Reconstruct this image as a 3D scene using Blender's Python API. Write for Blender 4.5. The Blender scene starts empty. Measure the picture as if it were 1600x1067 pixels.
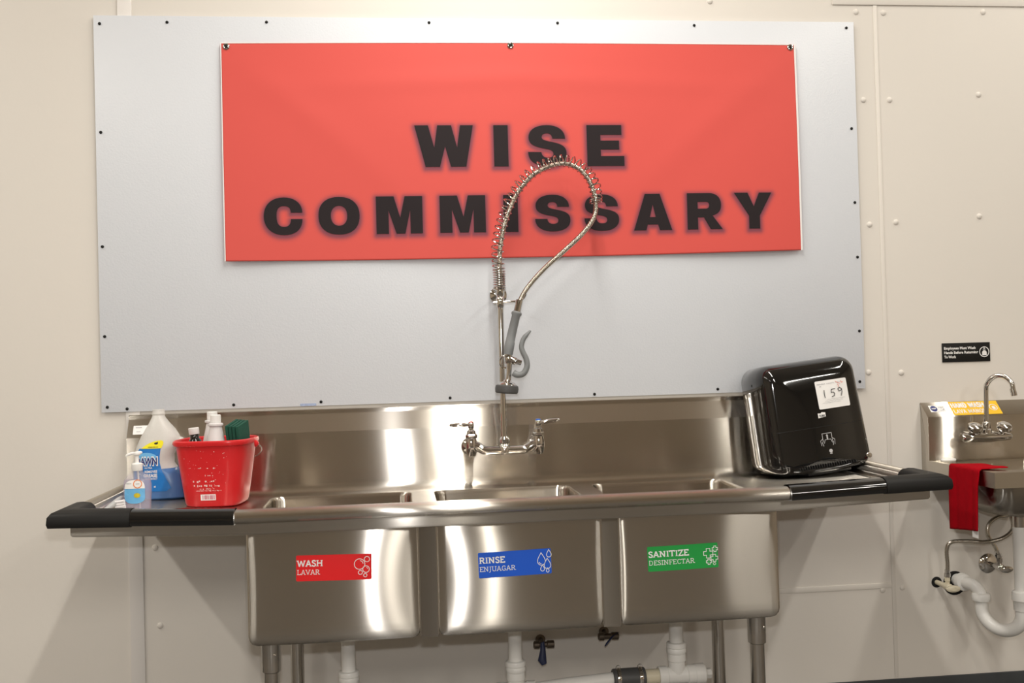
import bpy, bmesh, math, random
from math import sin, cos, pi, radians, sqrt
from mathutils import Vector, Matrix
from mathutils.geometry import tessellate_polygon
random.seed(4)
scn = bpy.context.scene
COL = scn.collection

# ------------------------------------------------------------------ camera
CAM = Vector((-.3165, -3.2834, 1.2513)); YAW, PITCH, ROLL, F = .1104, .016, .0274, 1614.2
cd = bpy.data.cameras.new('camera'); cam = bpy.data.objects.new('camera', cd); COL.objects.link(cam)
cd.sensor_width = 36; cd.lens = F / 1600 * 36; cd.clip_start = .05; cd.clip_end = 60
fw = Vector((sin(YAW) * cos(PITCH), cos(YAW) * cos(PITCH), sin(PITCH)))
rt = Vector((cos(YAW), -sin(YAW), 0)); up = rt.cross(fw)
rt2 = rt * cos(ROLL) - up * sin(ROLL); up2 = rt * sin(ROLL) + up * cos(ROLL)
# image content turned counter-clockwise = camera turned clockwise
cam.matrix_world = Matrix(((rt2.x, up2.x, -fw.x, CAM.x), (rt2.y, up2.y, -fw.y, CAM.y), (rt2.z, up2.z, -fw.z, CAM.z), (0, 0, 0, 1)))
scn.camera = cam

# ------------------------------------------------------------------ world, lights, exposure
w = bpy.data.worlds.new('world'); scn.world = w; w.use_nodes = True
w.node_tree.nodes['Background'].inputs[0].default_value = (.9, .8, .65, 1)
w.node_tree.nodes['Background'].inputs[1].default_value = .05
scn.view_settings.view_transform = 'Standard'; scn.view_settings.look = 'None'
scn.view_settings.exposure = 0; scn.view_settings.gamma = 1; scn.view_settings.use_curve_mapping = False

def area(name, loc, target, sx, sy, power, col):
    d = bpy.data.lights.new(name, 'AREA'); d.shape = 'RECTANGLE'; d.size = sx; d.size_y = sy
    d.energy = power; d.color = col
    o = bpy.data.objects.new(name, d); COL.objects.link(o); o.location = loc
    o.rotation_euler = (Vector(target) - Vector(loc)).to_track_quat('-Z', 'Y').to_euler()
    return o
# camera flash just above the lens
area('camera_flash', (CAM.x, CAM.y + .02, CAM.z + .15), (CAM.x + .25, 0, 1.75), .07, .045, 14, (1, .985, .975))
# ceiling tube lamps running away from the wall
for x, y, p in ((.03, -1.5, 57), (-2.9, -1.5, 54), (2.3, -1.5, 38), (.1, -6, 80), (-3.0, -6, 72), (3.1, -6, 80)):
    area('tube_lamp', (x, y, 3.34), (x, y, 0), .10, 2.4, p, (1, .955, .875))

# ------------------------------------------------------------------ materials
MATS = {}
def mat(name, col, rough=.5, metal=0, bump=0, bscale=200, aniso=0, trans=0, ior=1.45, coat=0, var=0, vscale=3, spec=None, sheen=0):
    if name in MATS: return MATS[name]
    m = bpy.data.materials.new(name); m.use_nodes = True; nt = m.node_tree
    b = nt.nodes['Principled BSDF']
    b.inputs['Base Color'].default_value = (*col, 1); b.inputs['Roughness'].default_value = rough
    b.inputs['Metallic'].default_value = metal; b.inputs['Transmission Weight'].default_value = trans
    b.inputs['IOR'].default_value = ior; b.inputs['Coat Weight'].default_value = coat
    if spec is not None: b.inputs['Specular IOR Level'].default_value = spec
    if sheen: b.inputs['Sheen Weight'].default_value = sheen
    tc = nt.nodes.new('ShaderNodeTexCoord')
    if var:
        n = nt.nodes.new('ShaderNodeTexNoise'); n.inputs['Scale'].default_value = vscale; n.inputs['Detail'].default_value = 4
        nt.links.new(tc.outputs['Object'], n.inputs['Vector'])
        mx = nt.nodes.new('ShaderNodeMix'); mx.data_type = 'RGBA'
        mx.inputs[6].default_value = (*[c * (1 - var) for c in col], 1); mx.inputs[7].default_value = (*[min(1, c * (1 + var)) for c in col], 1)
        nt.links.new(n.outputs['Fac'], mx.inputs[0]); nt.links.new(mx.outputs[2], b.inputs['Base Color'])
    if bump:
        n = nt.nodes.new('ShaderNodeTexNoise'); n.inputs['Scale'].default_value = bscale; n.inputs['Detail'].default_value = 2
        nt.links.new(tc.outputs['Object'], n.inputs['Vector'])
        bp = nt.nodes.new('ShaderNodeBump'); bp.inputs['Strength'].default_value = bump; bp.inputs['Distance'].default_value = .002
        nt.links.new(n.outputs['Fac'], bp.inputs['Height']); nt.links.new(bp.outputs['Normal'], b.inputs['Normal'])
    if aniso:      # sheet steel brushed along X: reflections smear across the brushing
        nt.nodes.remove(b)
        g = nt.nodes.new('ShaderNodeBsdfAnisotropic'); g.inputs['Color'].default_value = (*col, 1)
        g.inputs['Anisotropy'].default_value = aniso
        cx = nt.nodes.new('ShaderNodeCombineXYZ'); cx.inputs[0].default_value = 1; cx.inputs[1].default_value = .02; cx.inputs[2].default_value = .01
        nt.links.new(cx.outputs[0], g.inputs['Tangent'])
        mp = nt.nodes.new('ShaderNodeMapping'); mp.inputs['Scale'].default_value = (3, 500, 500)
        nt.links.new(tc.outputs['Object'], mp.inputs['Vector'])
        n = nt.nodes.new('ShaderNodeTexNoise'); n.inputs['Scale'].default_value = 1; n.inputs['Detail'].default_value = 3
        nt.links.new(mp.outputs['Vector'], n.inputs['Vector'])
        r = nt.nodes.new('ShaderNodeMapRange'); r.inputs[3].default_value = rough - .006; r.inputs[4].default_value = rough + .008
        nt.links.new(n.outputs['Fac'], r.inputs[0]); nt.links.new(r.outputs[0], g.inputs['Roughness'])
        nt.links.new(g.outputs[0], nt.nodes['Material Output'].inputs[0])
    MATS[name] = m; return m
WALL = mat('painted_wall', (.745, .707, .652), .55, bump=.12, bscale=60, var=.025, vscale=1.5)
WALLO = mat('room_wall', (.60, .51, .40), .7, var=.04)
CEIL = mat('ceiling_paint', (.80, .72, .60), .8, var=.03)
FLOOR = mat('floor_paint', (.095, .088, .08), .4, var=.15, vscale=4)
BASE = mat('rubber_base', (.045, .05, .055), .5, var=.1)
TRIM = mat('white_trim', (.82, .79, .76), .4, var=.03)
FRP = mat('white_panel', (.705, .735, .785), .38, bump=.22, bscale=170, var=.015, vscale=6)
BLACKP = mat('black_plastic', (.012, .012, .012), .35, bump=.03)
GLOSSB = mat('gloss_black', (.006, .006, .006), .07, coat=.5, var=.1)
MATTEB = mat('matte_black', (.010, .0095, .009), .55, bump=.05, spec=.3)
STEEL = mat('brushed_steel', (.61, .572, .515), .205, 1, aniso=.82)
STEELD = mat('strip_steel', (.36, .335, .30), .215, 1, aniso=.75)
PIPE = mat('satin_steel', (.55, .52, .48), .22, 1, bump=.02)
CHROME = mat('chrome', (.62, .605, .585), .06, 1, bump=.005, bscale=30)
HOSE = mat('steel_hose', (.52, .48, .42), .25, 1, bump=.05, bscale=800)
GREY = mat('grey_rubber', (.20, .21, .215), .45, bump=.05)
DGREY = mat('dark_rubber', (.07, .07, .07), .5, bump=.05)
RED = mat('red_plastic', (.62, .018, .022), .28, bump=.02, var=.06, vscale=20)
CLOTH = mat('red_cloth', (.36, .004, .010), .95, bump=.5, bscale=900, var=.15, vscale=60, spec=.05)
WHITE = mat('white_plastic', (.85, .84, .82), .35, bump=.01)
PVC = mat('white_pvc', (.80, .79, .76), .3, var=.03, vscale=15)
PVCC = mat('cream_pvc', (.68, .62, .47), .35, var=.03)
PADG = mat('green_pad', (.012, .085, .055), .95, bump=1, bscale=900, var=.25, vscale=200)
AMBER = mat('dark_bottle', (.012, .010, .009), .08, coat=.3, bump=.01)
PAPER = mat('white_paper', (.85, .84, .83), .5, var=.02)
INK = mat('black_ink', (.012, .012, .014), .5, var=.05)
INKG = mat('faint_ink', (.45, .45, .46), .6, var=.1)
WINK = mat('white_ink', (.86, .85, .84), .45, var=.02)
PINK = mat('worn_white_ink', (.80, .55, .53), .5, var=.2, vscale=300)
ORANGE = mat('orange_ink', (.75, .22, .05), .5, var=.05)
SRED = mat('red_sticker', (.78, .015, .018), .35, var=.04)
SBLUE = mat('blue_sticker', (.015, .105, .62), .35, var=.04)
SGREEN = mat('green_sticker', (.02, .33, .065), .35, var=.04)
SYEL = mat('yellow_sticker', (.88, .52, .012), .4, var=.04)
NAVY = mat('navy_ink', (.012, .02, .16), .45, var=.05)
DBLUE = mat('label_blue', (.012, .18, .55), .35, var=.12, vscale=25)
DSKY = mat('label_light_blue', (.16, .47, .80), .35, var=.2, vscale=25)
DYEL = mat('label_yellow', (.85, .76, .01), .4, var=.03)
FRUIT = mat('label_fruit', (.62, .50, .03), .4, var=.5, vscale=120)
BRIS = mat('bristles', (.82, .79, .80), .8, bump=.5, bscale=500)
REDCAP = mat('red_cap', (.7, .02, .04), .3, var=.03)
BLUECAP = mat('blue_cap', (.05, .16, .62), .3, var=.03)
LEVERB = mat('blue_lever', (.02, .03, .09), .45, var=.2, vscale=60)
BRASS = mat('old_brass', (.16, .13, .10), .4, .8, var=.2, vscale=60)
SPOON = mat('grey_plastic', (.42, .42, .42), .4, var=.03)

def mix_transp(name, col, fac, rough, tint=(1, 1, 1)):
    m = bpy.data.materials.new(name); m.use_nodes = True; nt = m.node_tree
    b = nt.nodes['Principled BSDF']; b.inputs['Base Color'].default_value = (*col, 1); b.inputs['Roughness'].default_value = rough
    n = nt.nodes.new('ShaderNodeTexNoise'); n.inputs['Scale'].default_value = 40
    r = nt.nodes.new('ShaderNodeMapRange'); r.inputs[3].default_value = fac - .03; r.inputs[4].default_value = fac + .03
    nt.links.new(n.outputs['Fac'], r.inputs[0])
    t = nt.nodes.new('ShaderNodeBsdfTransparent'); t.inputs[0].default_value = (*tint, 1)
    mx = nt.nodes.new('ShaderNodeMixShader')
    nt.links.new(r.outputs[0], mx.inputs[0]); nt.links.new(b.outputs[0], mx.inputs[1]); nt.links.new(t.outputs[0], mx.inputs[2])
    nt.links.new(mx.outputs[0], nt.nodes['Material Output'].inputs[0]); MATS[name] = m; return m
FROST = mix_transp('frosted_plastic', (.80, .79, .75), .28, .4)
MILKY = mix_transp('milky_plastic', (.80, .78, .78), .12, .4)
CLEAR = mix_transp('clear_plastic', (.72, .70, .74), .80, .05, (.97, .96, .98))
SOAP = mix_transp('clear_soap', (.62, .58, .70), .72, .10, (.92, .90, .96))
BLUEL = mat('blue_soap', (.075, .185, .43), .3, var=.08, vscale=12)

# ------------------------------------------------------------------ builders
OFF = {}
def setp(o, label=None, cat=None, group=None, kind=None):
    if label: o['label'] = label
    if cat: o['category'] = cat
    if group: o['group'] = group
    if kind: o['kind'] = kind
    return o
def thing(name, label, cat, loc=(0, 0, 0), rot=None, group=None):
    o = bpy.data.objects.new(name, None); COL.objects.link(o); o.location = loc; o.empty_display_size = .05
    if rot: o.rotation_euler = rot; OFF[o] = Vector((0, 0, 0))
    else: OFF[o] = Vector(loc)
    return setp(o, label, cat, group)
class MB:
    def __init__(s): s.v = []; s.f = []; s.sm = []
    def add(s, vs, fs, smooth=True):
        n = len(s.v); s.v += [Vector(v) for v in vs]
        for f in fs: s.f.append([i + n for i in f]); s.sm.append(smooth)
        return s
    def xf(s, M): s.v = [M @ v for v in s.v]; return s
    def build(s, name, m, parent=None, label=None, bevel=0, seg=2, keep=False):
        me = bpy.data.meshes.new(name)
        off = OFF.get(parent, Vector((0, 0, 0))) if parent else Vector((0, 0, 0))
        me.from_pydata([v - off for v in s.v], [], s.f)
        me.polygons.foreach_set('use_smooth', s.sm); me.validate()
        bm = bmesh.new(); bm.from_mesh(me)
        if not keep: bmesh.ops.remove_doubles(bm, verts=bm.verts, dist=1e-6)
        bmesh.ops.recalc_face_normals(bm, faces=bm.faces)
        if bevel:
            ed = [e for e in bm.edges if len(e.link_faces) == 2 and e.calc_face_angle(0) > .5]
            bmesh.ops.bevel(bm, geom=ed, offset=bevel, segments=seg, affect='EDGES', profile=.5)
            for f in bm.faces: f.smooth = True
        bm.to_mesh(me); bm.free()
        if bevel or any(s.sm):
            me.set_sharp_from_angle(angle=radians(38))
        me.materials.append(m)
        o = bpy.data.objects.new(name, me); COL.objects.link(o)
        if parent: o.parent = parent; OFF[o] = off
        if label: o['label'] = label
        return o
def box(a, b):
    x0, y0, z0 = a; x1, y1, z1 = b
    return [(x0, y0, z0), (x1, y0, z0), (x1, y1, z0), (x0, y1, z0), (x0, y0, z1), (x1, y0, z1), (x1, y1, z1), (x0, y1, z1)], \
        [(0, 3, 2, 1), (4, 5, 6, 7), (0, 1, 5, 4), (1, 2, 6, 5), (2, 3, 7, 6), (3, 0, 4, 7)]
def bx(a, b): return MB().add(*box(a, b), smooth=False)
def loft(rings, closed=True, cap0=True, cap1=True):
    n = len(rings[0]); vs = [p for r in rings for p in r]; fs = []
    for i in range(len(rings) - 1):
        for j in range(n if closed else n - 1):
            k = (j + 1) % n; fs.append((i * n + j, i * n + k, (i + 1) * n + k, (i + 1) * n + j))
    if cap0: fs.append(tuple(range(n))[::-1])
    if cap1: fs.append(tuple((len(rings) - 1) * n + j for j in range(n)))
    return vs, fs
def catmull(P, n):
    P = [Vector(p) for p in P]; out = []
    for i in range(len(P) - 1):
        p0 = P[max(0, i - 1)]; p1 = P[i]; p2 = P[i + 1]; p3 = P[min(len(P) - 1, i + 2)]
        for k in range(n):
            t = k / n
            out.append(.5 * ((2 * p1) + (p2 - p0) * t + (2 * p0 - 5 * p1 + 4 * p2 - p3) * t * t + (3 * p1 - p0 - 3 * p2 + p3) * t ** 3))
    return out + [P[-1]]
def frames(P):
    out = []; T0 = (P[1] - P[0]).normalized(); N = T0.orthogonal().normalized()
    for i, p in enumerate(P):
        T = (P[min(i + 1, len(P) - 1)] - P[max(i - 1, 0)]).normalized()
        N = (N - T * N.dot(T)).normalized(); out.append((p, T, N, T.cross(N)))
    return out
def tube(P, r, n=14, flat=None):
    P = [Vector(p) for p in P]; rings = []
    for i, (p, T, N, B) in enumerate(frames(P)):
        ri = r[i] if isinstance(r, (list, tuple)) else r
        rings.append([p + (N * cos(a) + B * sin(a)) * ri for a in [2 * pi * k / n for k in range(n)]])
    return loft(rings)
def lathe(prof, c=(0, 0, 0), axis='Z', n=28, ang0=0):
    rings = []
    for r, h in prof:
        ring = []
        for k in range(n):
            a = 2 * pi * k / n + ang0; u, v = r * cos(a), r * sin(a)
            p = {'Z': (u, v, h), 'Y': (u, h, v), 'X': (h, u, v)}[axis]
            ring.append((p[0] + c[0], p[1] + c[1], p[2] + c[2]))
        rings.append(ring)
    return loft(rings)
def rrect(cx, cy, hx, hy, r, n=6, sub=0):
    pts = []
    for (sx, sy, a0) in ((1, 1, 0), (-1, 1, pi / 2), (-1, -1, pi), (1, -1, 3 * pi / 2)):
        for k in range(n + 1):
            a = a0 + pi / 2 * k / n
            pts.append((cx + sx * (hx - r) + r * cos(a), cy + sy * (hy - r) + r * sin(a)))
    if sub:
        out = []
        for i, p in enumerate(pts):
            q = pts[(i + 1) % len(pts)]; out.append(p)
            if i % (n + 1) == n:
                for k in range(1, sub + 1): out.append((p[0] + (q[0] - p[0]) * k / (sub + 1), p[1] + (q[1] - p[1]) * k / (sub + 1)))
        pts = out
    return pts
def sell(cx, cy, a, b, e, n=40):
    out = []
    for k in range(n):
        t = 2 * pi * k / n; c, s = cos(t), sin(t)
        out.append((cx + a * math.copysign(abs(c) ** (2 / e), c), cy + b * math.copysign(abs(s) ** (2 / e), s)))
    return out
def tess(outline, holes=()):
    polys = [[Vector((x, y, 0)) for x, y in outline]] + [[Vector((x, y, 0)) for x, y in h] for h in holes]
    tri = tessellate_polygon(polys); pts = [(p.x, p.y) for q in polys for p in q]
    return pts, [tuple(t) for t in tri if len(set(t)) == 3]
def bez(p0, p1, p2, p3, n=9):
    return [tuple((1 - t) ** 3 * a + 3 * (1 - t) ** 2 * t * b + 3 * (1 - t) * t * t * c + t ** 3 * d for a, b, c, d in zip(p0, p1, p2, p3)) for t in [k / n for k in range(1, n + 1)]]
def ribbon(pts, wd, closed=False):
    pts = [Vector((p[0], p[1])) for p in pts]; n = len(pts); L = []; R = []
    for i, p in enumerate(pts):
        if closed: a, b = pts[i - 1], pts[(i + 1) % n]
        else: a, b = pts[max(i - 1, 0)], pts[min(i + 1, n - 1)]
        d1 = (p - a).normalized() if (p - a).length > 1e-9 else (b - p).normalized()
        d2 = (b - p).normalized() if (b - p).length > 1e-9 else d1
        m = (d1 + d2); m = m.normalized() if m.length > 1e-6 else d1
        nn = Vector((-m.y, m.x)); k = 1 / max(.45, nn.dot(Vector((-d1.y, d1.x))))
        L.append(p + nn * wd / 2 * k); R.append(p - nn * wd / 2 * k)
    vs = [tuple(p) for p in L + R]; fs = []
    for i in range(n if closed else n - 1):
        j = (i + 1) % n; fs.append((i, j, n + j, n + i))
    return vs, fs
def circ(cx, cy, r, n=24, a0=0, a1=2 * pi, closed=True):
    m = n if closed else n - 1
    return [(cx + r * cos(a0 + (a1 - a0) * k / m), cy + r * sin(a0 + (a1 - a0) * k / m)) for k in range(n)]
class Flat:   # 2-D print collected, then mapped on a surface
    def __init__(s): s.v = []; s.f = []
    def add(s, vs, fs):
        n = len(s.v); s.v += list(vs); s.f += [tuple(i + n for i in f) for f in fs]; return s
    def rib(s, pts, wd, closed=False): return s.add(*ribbon(pts, wd, closed))
    def poly(s, out, holes=()): return s.add(*tess(out, holes))
    def rect(s, x0, y0, x1, y1): return s.add([(x0, y0), (x1, y0), (x1, y1), (x0, y1)], [(0, 1, 2, 3)])
    def build(s, name, m, parent, f, label=None, sub=0):
        me_v = s.v; me_f = s.f
        bm = bmesh.new(); vv = [bm.verts.new((x, y, 0)) for x, y in me_v]
        for q in me_f:
            try: bm.faces.new([vv[i] for i in q])
            except ValueError: pass
        if sub:
            for _ in range(6):
                ed = [e for e in bm.edges if e.calc_length() > sub]
                if not ed: break
                bmesh.ops.subdivide_edges(bm, edges=ed, cuts=1)
            bmesh.ops.triangulate(bm, faces=bm.faces)
        off = OFF.get(parent, Vector((0, 0, 0)))
        for v in bm.verts: v.co = Vector(f(v.co.x, v.co.y)) - off
        me = bpy.data.meshes.new(name); bm.to_mesh(me); bm.free(); me.materials.append(m)
        o = bpy.data.objects.new(name, me); COL.objects.link(o); o.parent = parent; OFF[o] = off
        if label: o['label'] = label
        return o
def bars(fl, x, z, wd, h, n, seed=1):      # print too small to read: short uneven bars
    r = random.Random(seed); st = wd / n
    for k in range(n):
        if r.random() < .88: fl.rect(x + k * st, z + h * .1 * r.random(), x + k * st + st * r.uniform(.55, .85), z + h * r.uniform(.7, 1))
# slab-serif capitals as pen strokes
GL = {
 'A': (.80, [[(.1, 0), (.4, 1)], [(.4, 1), (.7, 0)], [(.2, .34), (.6, .34)]], [(.1, 0), (.7, 0)]),
 'C': (.76, [[(.68, .74), (.64, .88), (.48, .97), (.34, .95), (.2, .83), (.13, .5), (.2, .17), (.34, .04), (.5, .03), (.64, .12), (.69, .24)]], []),
 'D': (.84, [[(.18, 0), (.18, 1)], [(.1, .96), (.42, .96), (.62, .84), (.7, .5), (.62, .16), (.42, .04), (.1, .04)]], []),
 'E': (.70, [[(.18, 0), (.18, 1)], [(.05, .95), (.62, .95), (.62, .78)], [(.18, .52), (.5, .52)], [(.05, .05), (.64, .05), (.64, .22)]], []),
 'F': (.66, [[(.18, 0), (.18, 1)], [(.05, .95), (.6, .95), (.6, .76)], [(.18, .5), (.48, .5)]], [(.18, 0)]),
 'G': (.82, [[(.68, .76), (.64, .88), (.48, .97), (.34, .95), (.2, .83), (.13, .5), (.2, .17), (.34, .04), (.5, .03), (.67, .1), (.67, .44), (.48, .44)]], []),
 'H': (.90, [[(.18, 0), (.18, 1)], [(.72, 0), (.72, 1)], [(.18, .52), (.72, .52)]], [(.18, 0), (.18, 1), (.72, 0), (.72, 1)]),
 'I': (.42, [[(.21, 0), (.21, 1)]], [(.21, 0), (.21, 1)]),
 'J': (.46, [[(.26, 1), (.26, 0), (.2, -.14), (.04, -.18)]], [(.26, 1)]),
 'L': (.66, [[(.18, 0), (.18, 1)], [(.05, .05), (.62, .05), (.62, .26)]], [(.18, 1)]),
 'M': (1.04, [[(.16, 0), (.2, 1)], [(.2, 1), (.52, .1)], [(.52, .1), (.84, 1)], [(.84, 1), (.88, 0)]], [(.16, 0), (.88, 0), (.14, 1), (.9, 1)]),
 'N': (.90, [[(.18, 0), (.18, 1)], [(.18, 1), (.7, .02)], [(.7, 0), (.7, 1)]], [(.18, 0), (.12, 1), (.7, 1)]),
 'O': (.86, [[(.43, .97), (.24, .9), (.13, .5), (.24, .1), (.43, .03), (.62, .1), (.73, .5), (.62, .9), (.43, .97)]], []),
 'R': (.80, [[(.18, 0), (.18, 1)], [(.08, .96), (.44, .96), (.6, .86), (.6, .62), (.44, .5), (.18, .5)], [(.42, .5), (.68, .03)]], [(.18, 0), (.7, 0)]),
 'S': (.62, [[(.52, .76), (.48, .9), (.32, .97), (.15, .9), (.11, .74), (.2, .6), (.42, .46), (.53, .32), (.5, .12), (.34, .03), (.16, .08), (.09, .25)]], []),
 'T': (.74, [[(.37, 0), (.37, 1)], [(.06, .78), (.06, .95), (.68, .95), (.68, .78)]], [(.37, 0)]),
 'U': (.86, [[(.18, 1), (.18, .3), (.26, .08), (.44, .03), (.62, .08), (.7, .3), (.7, 1)]], [(.18, 1), (.7, 1)]),
 'V': (.80, [[(.1, 1), (.4, 0)], [(.4, 0), (.7, 1)]], [(.1, 1), (.7, 1)]),
 'W': (1.14, [[(.1, 1), (.33, 0)], [(.33, 0), (.57, .95)], [(.57, .95), (.81, 0)], [(.81, 0), (1.04, 1)]], [(.1, 1), (1.04, 1)]),
 'Z': (.70, [[(.08, .76), (.08, .95), (.58, .95), (.1, .05), (.62, .05), (.62, .24)]], []), ' ': (.4, [], [])}
def slab(fl, txt, x, z, h, wt, width=None):
    tot = sum(GL[c][0] for c in txt); sx = h if not width else width / tot
    for c in txt:
        wd, st, se = GL[c]
        for s in st: fl.rib([(x + a * sx, z + b * h) for a, b in s], wt * h)
        for a, b in se:
            yy = z + (b * h if b == 0 else b * h - .1 * h)
            fl.rect(x + (a - .15) * sx, yy, x + (a + .15) * sx, yy + .1 * h)
        x += wd * sx
    return x
def sans(fl, txt, x, z, h, bold=.0, width=None):
    c = bpy.data.curves.new('text', 'FONT'); c.body = txt; c.size = 1; c.offset = bold; c.resolution_u = 2
    o = bpy.data.objects.new('text', c); COL.objects.link(o)
    dg = bpy.context.evaluated_depsgraph_get(); me = bpy.data.meshes.new_from_object(o.evaluated_get(dg))
    vs = [v.co.copy() for v in me.vertices]; fs = [tuple(p.vertices) for p in me.polygons]
    bpy.data.objects.remove(o); bpy.data.curves.remove(c); bpy.data.meshes.remove(me)
    if not vs: return
    x0 = min(v.x for v in vs); x1 = max(v.x for v in vs); k = h / .70
    kx = k if not width else width / (x1 - x0)
    fl.add([(x + (v.x - x0) * kx, z + v.y * k) for v in vs], fs)

# ================================================================== SETTING
def struct(o): o['kind'] = 'structure'; return o
struct(bx((-5, -11, -.1), (5, .1, 0)).build('floor', FLOOR))
struct(bx((-5, -11, 3.4), (5, .1, 3.5)).build('ceiling', CEIL))
wb = struct(bx((-5, 0, 0), (5, .1, 3.4)).build('wall_back', WALL))
struct(bx((-5.1, -11, 0), (-5, .1, 3.4)).build('wall_left', WALLO))
struct(bx((5, -11, 0), (5.1, .1, 3.4)).build('wall_right', WALLO))
struct(bx((-5, -11.1, 0), (5, -11, 3.4)).build('wall_front', WALLO))
struct(bx((-4.99, -.008, 0), (4.99, 0, .156)).build('baseboard_back', BASE, bevel=.003))
struct(bx((-1.149, -.006, .156), (-1.107, 0, 3.4)).build('trim_1', TRIM, bevel=.0015))
# seams and rivets of the sheet-metal wall
bx((1.292, -.003, .16), (1.306, .001, 2.398)).build('seam_ridge', WALL, wb, bevel=.002)
bx((1.15, -.005, 2.398), (4.9, .001, 2.45)).build('seam_ridge', WALL, wb, bevel=.002)
bx((.70, -.0035, .455), (1.292, .001, .473)).build('seam_ridge', WALL, wb, bevel=.002)
riv = MB().add(*lathe([(.0095, 0), (.009, -.002), (.006, -.0042), (.0015, -.005)], axis='Y', n=14))
rivm = None
for x, z in [(1.2332, 2.375), (1.3295, 2.373), (1.684, 2.379), (1.2494, 2.08), (1.341, 2.08), (1.6575, 2.098), (1.257, 1.663), (1.349, 1.67), (1.645, 1.686), (.7323, 2.406), (1.236, 1.171), (1.35, 1.167), (1.26, .449), (1.329, .454), (-1.062, .461), (-1.072, .70)]:
    if rivm is None: o = riv.build('rivet', WALL, wb); rivm = o.data
    else: o = bpy.data.objects.new('rivet', rivm); COL.objects.link(o); o.parent = wb
    o.location = (x, 0, z)

# ================================================================== WHITE PANEL
ZB = 1.1189
pn = thing('wall_panel', 'large white pebbled plastic panel screwed to the beige wall behind the banner', 'panel', (0, 0, ZB))
bx((-1.219, -.0105, ZB), (1.219, -.0065, ZB + 1.219)).build('sheet', FRP, pn, bevel=.0008)
scm = None
for x, z in [(-1.2007, 2.312), (-.9995, 2.318), (-.6976, 2.321), (-.191, 2.324), (.222, 2.326), (.674, 2.322), (1.1932, 2.318), (-1.2037, 1.977), (-1.206, 1.626), (-1.205, 1.351), (-1.2015, 1.135), (-1.1433, 1.128), (-.8247, 1.13), (-.5583, 1.131), (-.1556, 1.1305), (.3083, 1.128), (.716, 1.132), (1.2042, 1.3095), (1.206, 1.5545), (1.203, 1.736), (1.2, 1.982), (1.2, 1.142)]:
    if scm is None:
        o = MB().add(*lathe([(.0048, 0), (.0046, -.0015), (.003, -.003), (.0008, -.0034)], axis='Y', n=12)).build('screw', MATTEB); scm = o.data; o.parent = pn
    else: o = bpy.data.objects.new('screw', scm); COL.objects.link(o); o.parent = pn
    o.location = (x, -.0105, z - ZB)
bx((-.622, -.0115, 1.1195), (-.573, -.0106, 1.127)).build('tape_scrap', mat('tape_blue', (.35, .42, .60), .5, var=.5, vscale=150), pn, 'torn bluish tape scrap')

# ================================================================== BANNER
BX0, BX1, BZ0, BZ1 = -.8385, 1.012, 1.573, 2.257
def bed(t):      # bottom edge height, corners pulled
    return BZ0 - .006 * sin(pi * t) + .006 * t
def banY(x, z):
    u = (x - BX0) / (BX1 - BX0); v = min(1, max(0, (z - BZ0) / (BZ1 - BZ0)))
    y = .006 + .010 * (1 - v) ** 1.3 * (.55 + .45 * cos(2 * pi * u * 2.1 + .6)) + .004 * sin(pi * v)
    # tension folds running down from the grommets
    for gx, sg in ((0, 1), (1, -1)):
        d = (u - gx) * 2.7 * sg; e = (1 - v); s = d - e * 1.15
        y += .0035 * math.exp(-(s / .11) ** 2) * min(1, e * 3) * max(0, 1 - e)
    y += .0018 * math.exp(-((1 - v - .16 - .06 * abs(2 * u - 1)) / .05) ** 2) * sin(pi * u)
    return -.0115 - y
bn = thing('banner', 'red vinyl banner reading WISE COMMISSARY hung on the white panel', 'banner', (.087, -.02, BZ0))
LET1 = [('W', -.2465, -.0615), ('I', .0035, .0495), ('S', .113, .2376), ('E', .3045, .4255)]
LET2 = [('C', -.7183, -.6006), ('O', -.5513, -.4244), ('M', -.3725, -.2278), ('M', -.1732, -.0286), ('I', .0288, .0750), ('S', .1297, .2439), ('S', .2898, .4031), ('A', .4516, .5767), ('R', .6279, .7437), ('Y', .7847, .9104)]
def gcurve(start, *seg):
    out = [start]
    for s in seg:
        if len(s) == 2 and not isinstance(s[0], tuple): out.append(s)
        else: out += bez(out[-1], *s)
    return out
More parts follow.
